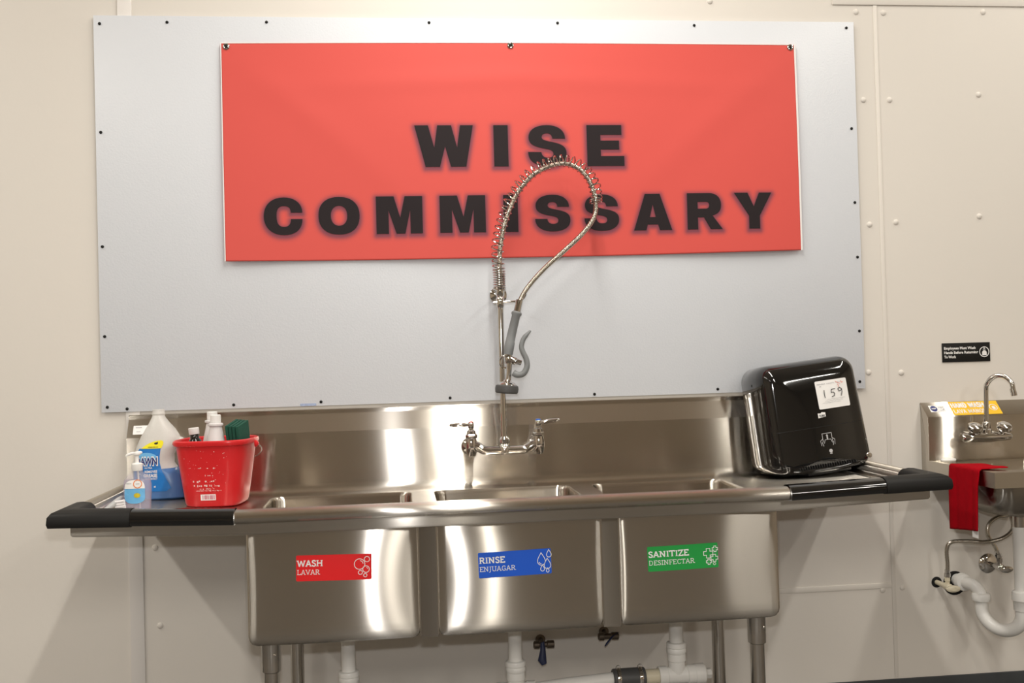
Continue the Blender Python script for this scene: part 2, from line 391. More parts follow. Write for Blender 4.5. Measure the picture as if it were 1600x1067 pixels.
G = {
 'W': ([(0, 1), (.23, 1), (.33, .47), (.39, 1), (.625, 1), (.72, .47), (.78, 1), (1, 1), (.87, 0), (.61, 0), (.515, .49), (.42, 0), (.177, 0)], []),
 'I': ([(0, 0), (0, 1), (1, 1), (1, 0)], []),
 'E': ([(0, 0), (0, 1), (.94, 1), (.94, .76), (.37, .76), (.37, .62), (.87, .62), (.87, .40), (.37, .40), (.37, .24), (1, .24), (1, 0)], []),
 'S': (gcurve((.97, .67), ((.97, .88), (.78, 1), (.5, 1)), ((.22, 1), (.02, .89), (.02, .70)), ((.02, .50), (.24, .46), (.5, .415)), ((.62, .39), (.655, .36), (.655, .30)), ((.655, .24), (.6, .205), (.51, .205)), ((.41, .205), (.35, .26), (.345, .345)), (0, .345), ((0, .12), (.2, 0), (.5, 0)), ((.82, 0), (1, .12), (1, .315)), ((1, .50), (.84, .55), (.60, .595)), ((.42, .63), (.36, .65), (.36, .71)), ((.36, .77), (.42, .80), (.5, .80)), ((.59, .80), (.63, .75), (.635, .67))), []),
 'C': (gcurve((1, .594), ((1, .85), (.80, 1), (.52, 1)), ((.2, 1), (0, .80), (0, .5)), ((0, .2), (.2, 0), (.52, 0)), ((.82, 0), (1, .16), (1, .424)), (.70, .424), ((.70, .28), (.63, .22), (.52, .22)), ((.38, .22), (.33, .32), (.33, .5)), ((.33, .68), (.38, .77), (.52, .77)), ((.64, .77), (.70, .72), (.70, .594))), []),
 'O': (sell(.5, .5, .5, .5, 2.3, 48), [sell(.5, .5, .2, .265, 2.2, 32)]),
 'M': ([(0, 0), (0, 1), (.38, 1), (.515, .43), (.62, 1), (1, 1), (1, 0), (.735, 0), (.735, .62), (.62, 0), (.43, 0), (.265, .62), (.265, 0)], []),
 'A': ([(0, 0), (.30, 1), (.69, 1), (1, 0), (.68, 0), (.63, .155), (.36, .155), (.32, 0)], [[(.42, .36), (.575, .36), (.5, .70)]]),
 'R': (gcurve((0, 0), (0, 1), (.62, 1), ((.85, 1), (.97, .87), (.97, .68)), ((.97, .5), (.88, .42), (.72, .38)), (1, 0), (.66, 0), (.47, .33), (.30, .33), (.30, 0)), [gcurve((.30, .57), (.30, .76), (.52, .76), ((.60, .76), (.63, .72), (.63, .665)), ((.63, .61), (.60, .57), (.52, .57)))]),
 'Y': ([(0, 1), (.36, 1), (.52, .62), (.67, 1), (1, 1), (.675, .36), (.675, 0), (.385, 0), (.385, .36)], [])}
SHAPES = []
for row, za, zb_ in ((LET1, 1.861, 1.993), (LET2, 1.652, 1.7695)):
    for ch, xa, xb in row:
        sc = lambda p, xa=xa, xb=xb, za=za, zb_=zb_: (xa + p[0] * (xb - xa), za + p[1] * (zb_ - za))
        out, holes = G[ch]
        SHAPES.append((ch, [sc(p) for p in out], [[sc(p) for p in h] for h in holes]))
# the soft dark halo printed round the letters: distance to the letter edges, kept as a colour attribute
import numpy as np
NX, NZ = 372, 138
xs = np.linspace(BX0, BX1, NX); zs = np.linspace(0, 1, NZ)
GXm, GVm = np.meshgrid(xs, zs)
bedA = BZ0 - .006 * np.sin(pi * (GXm - BX0) / (BX1 - BX0)) + .006 * (GXm - BX0) / (BX1 - BX0)
topA = BZ1 + .004 * np.sin(pi * (GXm - BX0) / (BX1 - BX0)) + .006 * (GXm - BX0) / (BX1 - BX0) - .003
GZm = bedA + (topA - bedA) * GVm
dist = np.full(GXm.shape, 1.0)
for ch, out, holes in SHAPES:
    for loop in [out] + holes:
        for i in range(len(loop)):
            a = np.array(loop[i]); b = np.array(loop[(i + 1) % len(loop)]) - a
            px, pz = GXm - a[0], GZm + .005 - a[1]
            t = np.clip((px * b[0] + pz * b[1]) / (b @ b + 1e-12), 0, 1)
            dist = np.minimum(dist, np.hypot(px - t * b[0], pz - t * b[1]))
halo = np.clip(np.exp(-(dist / .011) ** 2) * .80, 0, 1)
vs = [(float(GXm[j, i]) , banY(float(GXm[j, i]), float(GZm[j, i])), float(GZm[j, i])) for j in range(NZ) for i in range(NX)]
fs = [(j * NX + i, j * NX + i + 1, (j + 1) * NX + i + 1, (j + 1) * NX + i) for j in range(NZ - 1) for i in range(NX - 1)]
bm_ = bpy.data.materials.new('red_vinyl'); bm_.use_nodes = True; nt = bm_.node_tree; b = nt.nodes['Principled BSDF']
b.inputs['Roughness'].default_value = .55; b.inputs['Specular IOR Level'].default_value = .25
at = nt.nodes.new('ShaderNodeAttribute'); at.attribute_name = 'print_halo'
mx = nt.nodes.new('ShaderNodeMix'); mx.data_type = 'RGBA'
mx.inputs[6].default_value = (.70, .098, .082, 1); mx.inputs[7].default_value = (.10, .05, .085, 1)
nt.links.new(at.outputs['Fac'], mx.inputs[0]); nt.links.new(mx.outputs[2], b.inputs['Base Color'])
me = bpy.data.meshes.new('vinyl_sheet'); off = OFF[bn]
me.from_pydata([Vector(v) - off for v in vs], [], fs); me.polygons.foreach_set('use_smooth', [True] * len(fs))
ca = me.attributes.new('print_halo', 'FLOAT', 'POINT'); ca.data.foreach_set('value', halo.reshape(-1).astype(np.float32))
me.materials.append(bm_)
so = bpy.data.objects.new('vinyl_sheet', me); COL.objects.link(so); so.parent = bn
so_mod = so.modifiers.new('thickness', 'SOLIDIFY'); so_mod.thickness = .0006; so_mod.offset = -1
# unprinted white margin along the hems
hem = Flat()
for k in range(60):
    z0 = BZ0 + .006 + (BZ1 - BZ0 - .006) * k / 60; z1 = BZ0 + .006 + (BZ1 - BZ0 - .006) * (k + 1) / 60
    hem.rect(BX1 - .0055, z0, BX1 + .0005, z1)
    hem.rect(BX0 - .0005, z0 - .006, BX0 + .0025, z1 - .006)
for k in range(120):
    u0, u1 = k / 120, (k + 1) / 120
    tp = lambda u: BZ1 + .004 * sin(pi * u) + .006 * u - .003
    hem.add([(BX0 + (BX1 - BX0) * u0, tp(u0) - .003), (BX0 + (BX1 - BX0) * u1, tp(u1) - .003), (BX0 + (BX1 - BX0) * u1, tp(u1) + .0005), (BX0 + (BX1 - BX0) * u0, tp(u0) + .0005)], [(0, 1, 2, 3)])
hem.build('white_hem', PAPER, bn, lambda x, z: (x, banY(x, z) - .0009, z), 'unprinted white margin along the banner edge')
for ch, out, holes in SHAPES:
    Flat().poly(out, holes).build('letter', mat('banner_ink', (.022, .016, .018), .6, var=.06, spec=.2), bn, lambda x, z: (x, banY(x, z) - .0011, z), 'black capital ' + ch, sub=.03)
for x, z in ((-.821, 2.241), (.0664, 2.250), (.994, 2.249)):
    y = banY(x, z) - .001
    gr = MB().add(*lathe([(.0045, .0002), (.005, -.0016), (.0075, -.0026), (.010, -.0016), (.0105, .0002)], (x, y, z), 'Y', 20)).build('grommet', CHROME, bn)
    MB().add(*lathe([(.0043, 0), (.004, -.002), (.002, -.0034), (.0005, -.0036)], (x, y, z), 'Y', 12)).build('screw', MATTEB, gr)

# ================================================================== THREE-COMPARTMENT SINK
XL, XR, YF, ZD = -1.137, 1.116, -.600, .853
T = [(-.7146, -.2741), (-.2306, .2099), (.2534, .6939)]; TYF, TYB, ZTB = -.574, -.105, .527
XC = (XL + XR) / 2
def dz(x): return .014 * min(1, max(0, (abs(x - XC) - .71) / .42))
sk = thing('compartment_sink', 'long stainless steel three-compartment sink with a drainboard at each end', 'sink', (XC, -.32, 0))
d = MB()
yi, yb = YF + .045, -.05
for xa, xb, holes in ((XL + .045, -.72, []), (-.72, .70, T), (.70, XR - .045, [])):
    o = [(xa, yi), (xb, yi), (xb, yb), (xa, yb)]
    hs = [rrect((a + c) / 2, (TYF + TYB) / 2 + .008, (c - a) / 2 - .012, (TYB - TYF) / 2 - .014, .035) for a, c in holes]
    p, f = tess(o, hs); d.add([(x, y, ZD + dz(x)) for x, y in p], f)
# small cove up to the splash
d.build('deck', STEEL, sk)
# rolled rim on three sides plus the skirt under it
prof = [(-.045, 0), (-.034, .004), (-.027, .014), (-.020, .026), (-.010, .0325), (.004, .035), (.018, .0338), (.029, .029), (.0345, .021), (.035, .013), (.031, .006), (.022, .0015), (.008, .000), (.002, -.003), (0, -.008), (0, -.026), (-.003, -.031), (-.010, -.033), (-.05, -.033)]
path = [(XL, -.015)] + [(XL, YF)] + [(x, YF) for x in (-.72, .70)] + [(XR, YF), (XR, -.015)]
nor = [(-1, 0), (-1, -1), (0, -1), (0, -1), (1, -1), (1, 0)]
rings = [[(px + n[0] * o, py + n[1] * o, ZD + h + dz(px)) for o, h in prof] for (px, py), n in zip(path, nor)]
MB().add(*loft(rings, closed=False, cap0=False, cap1=False)).build('rolled_rim', STEEL, sk)
# closed underside of the drainboards
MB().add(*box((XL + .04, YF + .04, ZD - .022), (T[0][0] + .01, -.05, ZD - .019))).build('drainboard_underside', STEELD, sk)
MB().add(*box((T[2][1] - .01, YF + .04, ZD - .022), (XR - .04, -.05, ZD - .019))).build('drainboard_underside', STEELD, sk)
# splash
sp = [(-.075, ZD), (-.064, ZD + .0015), (-.055, ZD + .007), (-.0505, ZD + .016), (-.05, ZD + .03), (-.05, 1.0395), (-.049, 1.0415), (-.019, 1.0935), (-.018, 1.0955), (-.018, 1.107), (-.0165, 1.1085), (-.0002, 1.1085), (-.0002, ZD - .03), (-.075, ZD - .03)]
xsn = [XL, -.92, -.72, -.4, 0, .4, .70, .9, XR]
MB().add(*loft([[(x, y, z + (dz(x) if z < ZD + .01 else 0)) for y, z in sp] for x in xsn])).build('backsplash', STEEL, sk)
def bulge(x, z):
    for a, c in T:
        if a <= x <= c:
            u = (x - (a + c) / 2) / ((c - a) / 2); v = (z - .68) / .15
            return .0085 * max(0, 1 - u * u) * max(0, 1 - .35 * v * v)
    return 0
for a, c in T:
    # outer shell, its front very slightly pillowed
    cx, cy, hx, hy = (a + c) / 2, (TYF + TYB) / 2, (c - a) / 2, (TYB - TYF) / 2
    lev = [(0, .8225)] + [(0, .8225 - .265 * k / 14) for k in range(1, 15)] + [(.002, .546), (.008, .535), (.018, .529), (.034, ZTB)]
    rings = []
    for ins, z in lev:
        pts = rrect(cx, cy, hx - ins, hy - ins, max(.004, .006 - ins * .05), 4, 20)
        rings.append([(x, y - (bulge(x, z) if y < cy - hy + .03 else 0), z) for x, y in pts])
    tb = MB().add(*loft(rings, cap0=False)).build('tub', STEEL, sk)
    # inner basin
    rings = []
    for ins, z in [(.012, ZD), (.0145, ZD - .004), (.016, ZD - .012), (.018, .60), (.022, .56), (.034, .545), (.06, .541)]:
        rings.append([(x, y, z) for x, y in rrect(cx, cy + .008 - .001, hx - ins, hy - ins - .002, .035)])
    MB().add(*loft(rings, cap0=False)).build('basin', STEEL, tb)
    MB().add(*lathe([(.045, .542), (.043, .545), (.03, .543), (.002, .542)], (cx, cy, 0))).build('drain_strainer', CHROME, tb)
for k in range(2):
    a, c = T[k][1], T[k + 1][0]
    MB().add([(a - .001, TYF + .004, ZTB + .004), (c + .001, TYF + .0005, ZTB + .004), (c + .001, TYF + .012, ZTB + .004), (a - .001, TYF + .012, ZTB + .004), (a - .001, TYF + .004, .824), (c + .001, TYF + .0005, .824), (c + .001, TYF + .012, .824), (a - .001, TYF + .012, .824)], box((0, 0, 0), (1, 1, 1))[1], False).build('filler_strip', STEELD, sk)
    for x in (a - .001, c + .001):
        MB().add(*tube([(x, TYF + .0025, ZTB + .01), (x, TYF + .0025, .68), (x, TYF + .0025, .822)], .0022, 8)).build('weld_seam', PIPE, sk)
for x, y, xo in ((-.664, -.525, 0), (.643, -.525, 0), (-.638, -.125, 0), (.657, -.125, 0)):
    lg = MB().add(*lathe([(.0195, .05), (.0195, .535)], (x, y, 0), n=24)).build('leg', PIPE, sk)
    if y < -.3:
        MB().add(*lathe([(.0205, .452), (.0245, .455), (.0250, .47), (.0250, .530), (.026, .532)], (x, y, 0), n=24)).build('socket', PIPE, lg)
        MB().add(*lathe([(.0035, 0), (.0035, -.002), (.002, -.003), (.0005, -.003)], (x + .012, y - .022, .50), 'Y', 10)).build('set_screw', CHROME, lg)
    MB().add(*lathe([(.006, 0), (.014, .004), (.020, .03), (.021, .06), (.0195, .062)], (x, y, 0), n=20)).build('foot', PIPE, lg)
# black edge guards
def guard(name, m, pth, nrm, grow, lab, prof2=None):
    P = [(o + (grow if o > 0 else -grow * .6), h + (grow if h > .02 else (-grow if o > .0 else 0))) for o, h in (prof2 or prof[2:13])]
    P = P + [(o * .8, h * .9 + .004) for o, h in reversed(P)]
    rings = [[(px + n[0] * o, py + n[1] * o, ZD + h + dz(px)) for o, h in P] for (px, py), n in zip(pth, nrm)]
    return MB().add(*loft(rings)).build(name, m, sk, lab)
gp = [(-.030, .008), (-.024, .026), (-.014, .0355), (.002, .0385), (.018, .0375), (.032, .032), (.040, .022), (.0415, .010), (.039, .001), (.022, -.0015), (.010, -.0015)]
for sx, xe, xin, xs_ in ((-1, XL, -.985, -.7335), (1, XR, .975, .7105)):
    cg = guard('corner_guard', MATTEB, [(xin, YF), (xe, YF), (xe, -.475)], [(0, -1), (sx, -1), (sx, 0)], .0025, 'matte black foam corner bumper', gp)
    guard('edge_guard', GLOSSB, [(xs_, YF), ((xs_ + xin) / 2, YF), (xin + sx * .002, YF)], [(0, -1)] * 3, .0005, 'glossy black edge bumper', gp)
# stickers on the tub fronts
def tubmap(x0, z0, ang, lift):
    ca_, sa_ = cos(ang), sin(ang)
    def f(x, z):
        X = x0 + x * ca_ - z * sa_; Z = z0 + x * sa_ + z * ca_
        return (X, TYF - bulge(X, Z) - lift, Z)
    return f
def sticker(x0, z0, ang, m, t1, w1, t2, w2, lab, icon):
    f0 = tubmap(x0, z0, ang, .0005)
    st = Flat().poly(rrect(.096, .033, .096, .033, .003, 3)).build('sticker', m, sk, f0, lab, sub=.02)
    fl = Flat(); slab(fl, t1, .002, .0375, .0155, .20, w1); slab(fl, t2, .002, .0165, .0125, .115, w2)
    fl.build('lettering', WINK, st, tubmap(x0, z0, ang, .001), 'white slab-serif lettering ' + t1 + ' ' + t2)
    fl = Flat(); icon(fl); fl.build('icon', WINK, st, tubmap(x0, z0, ang, .001))
def bubbles(fl):
    for x, z, r in ((.161, .040, .0135), (.180, .052, .0068), (.1775, .0265, .0085), (.163, .0185, .0052), (.1755, .011, .0043)):
        fl.rib(circ(x, z, r), .0017, True)
    fl.rib(circ(.161, .040, .009, 8, .1, 1.4, False), .0015); fl.rib(circ(.1775, .0265, .0045, 6, .2, 1.4, False), .0013)
def drops(fl):
    for x, z, r in ((.166, .034, .0105), (.1865, .0495, .0063), (.1815, .022, .0088), (.168, .013, .0052), (.1815, .0075, .0036)):
        p = circ(x, z, r, 17, pi - .35, 2 * pi + .35, False)
        p = p + bez(p[-1], (x + r * .75, z + r * 1.0), (x + r * .3, z + r * 1.5), (x, z + r * 2.1), 5) + bez((x, z + r * 2.1), (x - r * .3, z + r * 1.5), (x - r * .75, z + r), p[0], 5)[:-1]
        fl.rib(p, .0016, True)
    fl.rib(circ(.166, .034, .0068, 8, pi * 1.1, pi * 1.5, False), .0015)
def crosses(fl):
    for x, z, r in ((.165, .039, .0125), (.184, .0495, .0075), (.1815, .0255, .0095), (.166, .0165, .0072)):
        t = r * .4
        fl.rib([(x - t, z + r), (x + t, z + r), (x + t, z + t), (x + r, z + t), (x + r, z - t), (x + t, z - t), (x + t, z - r), (x - t, z - r), (x - t, z - t), (x - r, z - t), (x - r, z + t), (x - t, z + t)], .0017, True)
    fl.rib(circ(.181, .0105, .0034, 10), .0012, True)
sticker(-.590, .6945, -.02, SRED, 'WASH', .066, 'LAVAR', .058, 'red sticker reading WASH LAVAR with bubbles', bubbles)
sticker(-.1205, .6785, .021, SBLUE, 'RINSE', .068, 'ENJUAGAR', .095, 'blue sticker reading RINSE ENJUAGAR with water drops', drops)
sticker(.331, .6725, .021, SGREEN, 'SANITIZE', .110, 'DESINFECTAR', .125, 'green sticker reading SANITIZE DESINFECTAR with crosses', crosses)
# maker's sticker on the splash slope, far left
def slope(x, t): return (x, -.049 + .030 * t - .0009, 1.0415 + .052 * t + .0005)
lb = Flat().poly(rrect(-1.098, .42, .022, .25, .006, 3)).build('maker_sticker', PAPER, sk, slope, 'small white printed sticker')
Flat().rect(-1.113, .53, -1.095, .58).rect(-1.110, .30, -1.098, .34).build('print', INKG, lb, lambda x, t: (x, slope(x, t)[1] - .0004, slope(x, t)[2] + .0003))

# ================================================================== PRE-RINSE FAUCET
FY = -.13; FZ = .980
fc = thing('pre_rinse_faucet', 'tall chrome pre-rinse faucet with spring hose and spray handle on the sink splash', 'faucet', (.003, -.05, .95))
body = MB()
for x in (-.1, .107): body.add(*lathe([(.013, -.05), (.013, FY)], (x, 0, FZ), 'Y', 20))
bp = catmull([(-.1, FY, FZ + .008), (-.082, FY, FZ + .004), (-.062, FY, FZ - .008), (-.03, FY, FZ - .010), (.003, FY, FZ - .010), (.037, FY, FZ - .010), (.069, FY, FZ - .008), (.089, FY, FZ + .004), (.107, FY, FZ + .008)], 5)
body.add(*tube(bp, [.0160 - .0030 * abs(sin(pi * i / (len(bp) - 1))) ** .5 for i in range(len(bp))], 18))
body.build('valve_body', CHROME, fc)
for x, capm, hx in ((-.1, REDCAP, -1), (.107, BLUECAP, 1)):
    MB().add(*lathe([(.027, -.0502), (.027, -.054), (.023, -.062), (.0175, -.066), (.013, -.067)], (x, 0, FZ), 'Y', 28)).build('wall_flange', CHROME, fc)
    v = MB().add(*lathe([(.006, FZ - .026), (.012, FZ - .024), (.0165, FZ - .012), (.0175, FZ + .008), (.0165, FZ + .022), (.015, FZ + .030)], (x, FY, 0), n=24))
    v.build('valve', CHROME, fc)
    MB().add(*lathe([(.0165, FZ + .030), (.0180, FZ + .032), (.0180, FZ + .040), (.0150, FZ + .043)], (x, FY, 0), n=6)).build('bonnet_nut', CHROME, fc)
    MB().add(*lathe([(.0145, FZ + .042), (.0130, FZ + .052), (.008, FZ + .056), (.0065, FZ + .066)], (x, FY, 0), n=20)).build('stem', CHROME, fc)
    zz = FZ + .068
    hd = MB().add(*lathe([(.0075, FZ + .060), (.0095, FZ + .064), (.0095, zz + .009), (.0085, zz + .0105)], (x, FY, 0), n=20))
    rings = []
    for t in [k / 10 for k in range(11)]:
        px = x + hx * (.004 + .063 * t); hw = .0060 + .0030 * sin(pi * min(1, t * .8 + .2)); hh = .0045 + .0028 * sin(pi * min(1, t))
        if t > .93: hw *= .6; hh *= .6
        rings.append([(px, FY + hw * cos(a), zz + .003 + (.007 if hx > 0 else .001) * t + hh * sin(a)) for a in [2 * pi * q / 12 for q in range(12)]])
    hd.add(*loft(rings)); h_ = hd.build('lever_handle', CHROME, fc)
    MB().add(*lathe([(.0078, zz + .0105), (.0078, zz + .013), (.005, zz + .0142), (.0005, zz + .0145)], (x, FY, 0), n=18)).build('index_cap', capm, h_)
MB().add(*lathe([(.012, FZ - .022), (.0165, FZ - .018), (.0175, FZ + .001), (.0150, FZ + .005), (.0125, FZ + .010), (.0165, FZ + .013), (.0170, FZ + .024), (.0140, FZ + .028), (.0115, FZ + .032)], (.001, FY, 0), n=24)).build('swivel_nut', CHROME, fc)
MB().add(*lathe([(.0098, FZ + .02), (.0098, FZ + .05), (.0095, FZ + .07), (.0095, 1.445)], (.0, FY, 0), n=20)).build('riser_pipe', CHROME, fc)
# wall bracket
br = MB().add(*lathe([(.027, -.0112), (.027, -.0145), (.022, -.018), (.010, -.020), (.006, -.022), (.006, FY)], (.006, 0, 1.452), 'Y', 28)).build('wall_bracket', CHROME, fc)
for a in (.5, 2.2, 4.1): MB().add(*lathe([(.0035, -.0145), (.0035, -.0185), (.001, -.0195)], (.006 + .019 * cos(a), 0, 1.452 + .019 * sin(a)), 'Y', 10)).build('screw', PIPE, br)
MB().add(*lathe([(.0095, 1.405), (.0125, 1.412), (.0125, 1.436), (.010, 1.44), (.0135, 1.446), (.0135, 1.462), (.009, 1.466)], (0, FY, 0), n=20)).build('riser_collar', CHROME, fc)
hk = catmull([(-.022, FY - .004, 1.423), (.02, FY - .006, 1.424), (.045, FY - .010, 1.4245), (.058, FY - .022, 1.426), (.068, FY - .034, 1.432), (.075, FY - .038, 1.445)], 6)
MB().add(*tube(hk, .0032, 10)).build('hose_hook', CHROME, fc)
# hose
hp = [(0, FY, 1.45), (-.001, FY, 1.49), (.001, FY, 1.545), (.006, FY, 1.60), (.024, FY, 1.676), (.058, FY, 1.752), (.109, FY, 1.812), (.168, FY, 1.842), (.218, FY, 1.848), (.265, FY, 1.826), (.295, FY, 1.780), (.306, FY - .005, 1.724), (.296, FY - .012, 1.677), (.258, FY - .018, 1.628), (.197, FY - .02, 1.574), (.136, FY - .022, 1.522), (.085, FY - .024, 1.468), (.060, FY - .025, 1.429), (.052, FY - .025, 1.405)]
dense = catmull(hp, 24)
# resample at even steps so that the hose rings are regular
L = [0]
for i in range(1, len(dense)): L.append(L[-1] + (dense[i] - dense[i - 1]).length)
def at_len(s):
    s = min(max(s, 0), L[-1]); lo = 0; hi = len(L) - 1
    while hi - lo > 1:
        m_ = (lo + hi) // 2
        if L[m_] <= s: lo = m_
        else: hi = m_
    return dense[lo].lerp(dense[hi], (s - L[lo]) / max(1e-9, L[hi] - L[lo]))
NS = int(L[-1] / .0013); hpts = [at_len(L[-1] * k / NS) for k in range(NS + 1)]
MB().add(*tube(hpts, [.0078 if k % 3 else .0068 for k in range(NS + 1)], 12)).build('hose', HOSE, fc, 'ribbed stainless hose')
# spring round the first part of the hose
iE = 11 * 24; sE = L[iE]
turn = 0; s = .006; pts = []; ctr = []
fr_up = Vector((0, 1, 0))
while s < sE:
    frac = s / sE
    pitch = .0072 if s < .062 else (.0072 + (.0205 - .0072) * min(1, (s - .062) / .03))
    if s > sE * .62: pitch = .0165
    if s > sE - .02: pitch = .008
    N = 16
    for k in range(N):
        ss = s + pitch * k / N
        p = at_len(ss); Tn = (at_len(ss + .004) - at_len(ss - .004)).normalized()
        side = Tn.cross(fr_up).normalized(); a = 2 * pi * k / N
        outv = -side if side.z < 0 or side.x < -.99 else side
        o_ = Vector((-Tn.z, 0, Tn.x))         # in-plane normal, outer side of the arch
        sag = .0085 * min(1, max(0, (ss - .06) / .08)) * min(1, max(0, (sE - ss) / .05))
        r_ = .0185
        pts.append(p + o_ * (sag + r_ * cos(a)) + fr_up * (r_ * sin(a)) + Tn * (.0042 * sin(a) * min(1, max(0, (ss - .05) / .05))))
    s += pitch
MB().add(*tube(pts, .0021, 7)).build('spring', CHROME, fc, 'open coil spring round the hose')
# spray valve
MB().add(*tube([(.0575, FY - .025, 1.428), (.0525, FY - .025, 1.408), (.0475, FY - .025, 1.388)], [.0105, .0110, .0110], 18)).build('ferrule', CHROME, fc)
gp_ = [(.0485, 1.393), (.0475, 1.389), (.046, 1.384), (.0445, 1.379), (.030, 1.325), (.0245, 1.302), (.0243, 1.3), (.020, 1.278), (.017, 1.262)]
MB().add(*tube([(x, FY - .025, z) for x, z in gp_], [.0125, .0160, .0160, .0128, .0135, .0138, .0148, .0150, .0140], 20)).build('grip', GREY, fc, 'grey rubber grip')
sv = MB().add(*tube([(.0175, FY - .025, 1.266), (.018, FY - .025, 1.25), (.019, FY - .025, 1.236)], [.0125, .0150, .0130], 18))
sv.add(*tube([(.008, FY - .028, 1.246), (.024, FY - .028, 1.246), (.040, FY - .03, 1.241), (.042, FY - .03, 1.2405), (.056, FY - .03, 1.236)], [.0085, .0120, .0120, .0085, .0085], 16))
sv.add(*tube([(.020, FY - .025, 1.24), (.0185, FY - .025, 1.21), (.0150, FY - .025, 1.182)], [.0105, .0088, .0095], 16))
lp = [(.004 + .016 * cos(a) * .9, FY - .04, 1.240 + .018 * sin(a)) for a in [pi * .35 + 2 * pi * k / 20 * .62 for k in range(21)]]
sv.add(*tube(lp, .0028, 8)); sv.build('spray_valve', CHROME, fc)
M_ = Matrix.Translation((.011, FY - .025, 1.164)) @ Matrix.Rotation(radians(5), 4, 'Y')
sh = MB().add(*lathe([(.010, .022), (.013, .017), (.024, .013), (.030, .006), (.031, .000)], n=28)).xf(M_).build('spray_head', CHROME, fc)
MB().add(*lathe([(.030, .006), (.0345, .003), (.0360, -.006), (.0350, -.016), (.031, -.020), (.002, -.0195)], n=28)).xf(M_).build('bumper_ring', DGREY, sh, 'dark rubber bumper ring')
lvp = catmull([(.030, FY - .04, 1.207), (.042, FY - .045, 1.2), (.060, FY - .048, 1.204), (.071, FY - .048, 1.224), (.070, FY - .047, 1.246), (.058, FY - .045, 1.275), (.0575, FY - .044, 1.292), (.066, FY - .043, 1.312), (.086, FY - .042, 1.333)], 6)
rings = []
for i, (p, T_, N_, B_) in enumerate(frames(lvp)):
    t = i / (len(lvp) - 1); wd = .0105 - .003 * t; th = .0100 - .0030 * t
    if t > .9: wd *= 1 - (t - .9) * 6; th *= 1 - (t - .9) * 6
    o_ = Vector((-T_.z, 0, T_.x)).normalized()
    rings.append([p + o_ * th * cos(a) + Vector((0, 1, 0)) * wd * sin(a) for a in [2 * pi * k / 12 for k in range(12)]])
MB().add(*loft(rings)).build('squeeze_lever', GREY, fc, 'curved grey squeeze lever')

# ================================================================== DRAIN PIPES UNDER THE SINK
PY = -.335
dp = thing('drain_pipe', 'white plastic drain pipework with tees under the long sink', 'pipe', (-.475, PY, 0))
for x, zc in ((-.476, .385), (-.005, .386), (.466, .412)):
    MB().add(*lathe([(.0195, zc - .03), (.0195, ZTB - .001)], (x, PY, 0), n=24)).build('tailpiece', PVC, dp)
    MB().add(*lathe([(.0205, zc + .003), (.0270, zc + .001), (.0285, zc - .002), (.0285, zc - .012), (.0262, zc - .014), (.0285, zc - .017), (.0285, zc - .027), (.0262, zc - .030), (.0270, zc - .05), (.0240, zc - .052), (.0240, .31)], (x, PY, 0), n=24)).build('slip_nut', PVC, dp)
    tee = MB().add(*lathe([(.0275, -.055), (.0275, -.030), (.0250, -.028), (.0250, .028), (.0275, .030), (.0275, .055)], (x, PY, .318 if x > .3 else .300), 'X', 24))
    tee.build('tee_fitting', PVC, dp)
zt_ = .318
cap = MB().add(*lathe([(.0290, .052), (.0290, .080), (.026, .083)], (.466, PY, zt_), 'X', 24)).build('cleanout_cap', PVC, dp)
MB().add(*lathe([(.015, .083), (.015, .100), (.013, .1015)], (.466, PY, zt_), 'X', 6)).build('hex_boss', PVC, cap)
MB().add(*lathe([(.0215, .355), (.0215, .415)], (0, PY, zt_), 'X', 24)).build('pipe_nipple', PVCC, dp, 'cream coloured pipe stub')
cpl = MB().add(*lathe([(.0275, .276), (.0295, .278), (.0295, .368), (.0275, .370)], (0, PY, zt_ - .001), 'X', 28)).build('rubber_coupling', DGREY, dp, 'black rubber coupling')
for x in (.286, .350):
    cl = MB().add(*lathe([(.0302, x), (.0308, x + .001), (.0308, x + .010), (.0302, x + .011)], (0, PY, zt_ - .001), 'X', 28)).build('hose_clamp', CHROME, cpl)
    lpt = [(x + .0055 + .006 * cos(a), PY - .004, zt_ + .033 + .006 * sin(a)) for a in [2 * pi * k / 14 for k in range(15)]]
    MB().add(*tube(lpt, .0014, 6)).build('clamp_loop', CHROME, cpl)
MB().add(*tube([(.30, PY, zt_ - .001), (.15, PY, .309), (.045, PY, .3)], .0215, 20)).build('waste_pipe', PVC, dp)
MB().add(*tube([(-.05, PY, .3), (-.25, PY, .295), (-.43, PY, .29)], .0215, 20)).build('waste_pipe', PVC, dp)
MB().add(*lathe([(.0275, 0), (.0275, .03), (.0215, .032), (.0215, .30)], (-.476, PY, 0), n=24)).build('floor_drop', PVC, dp)
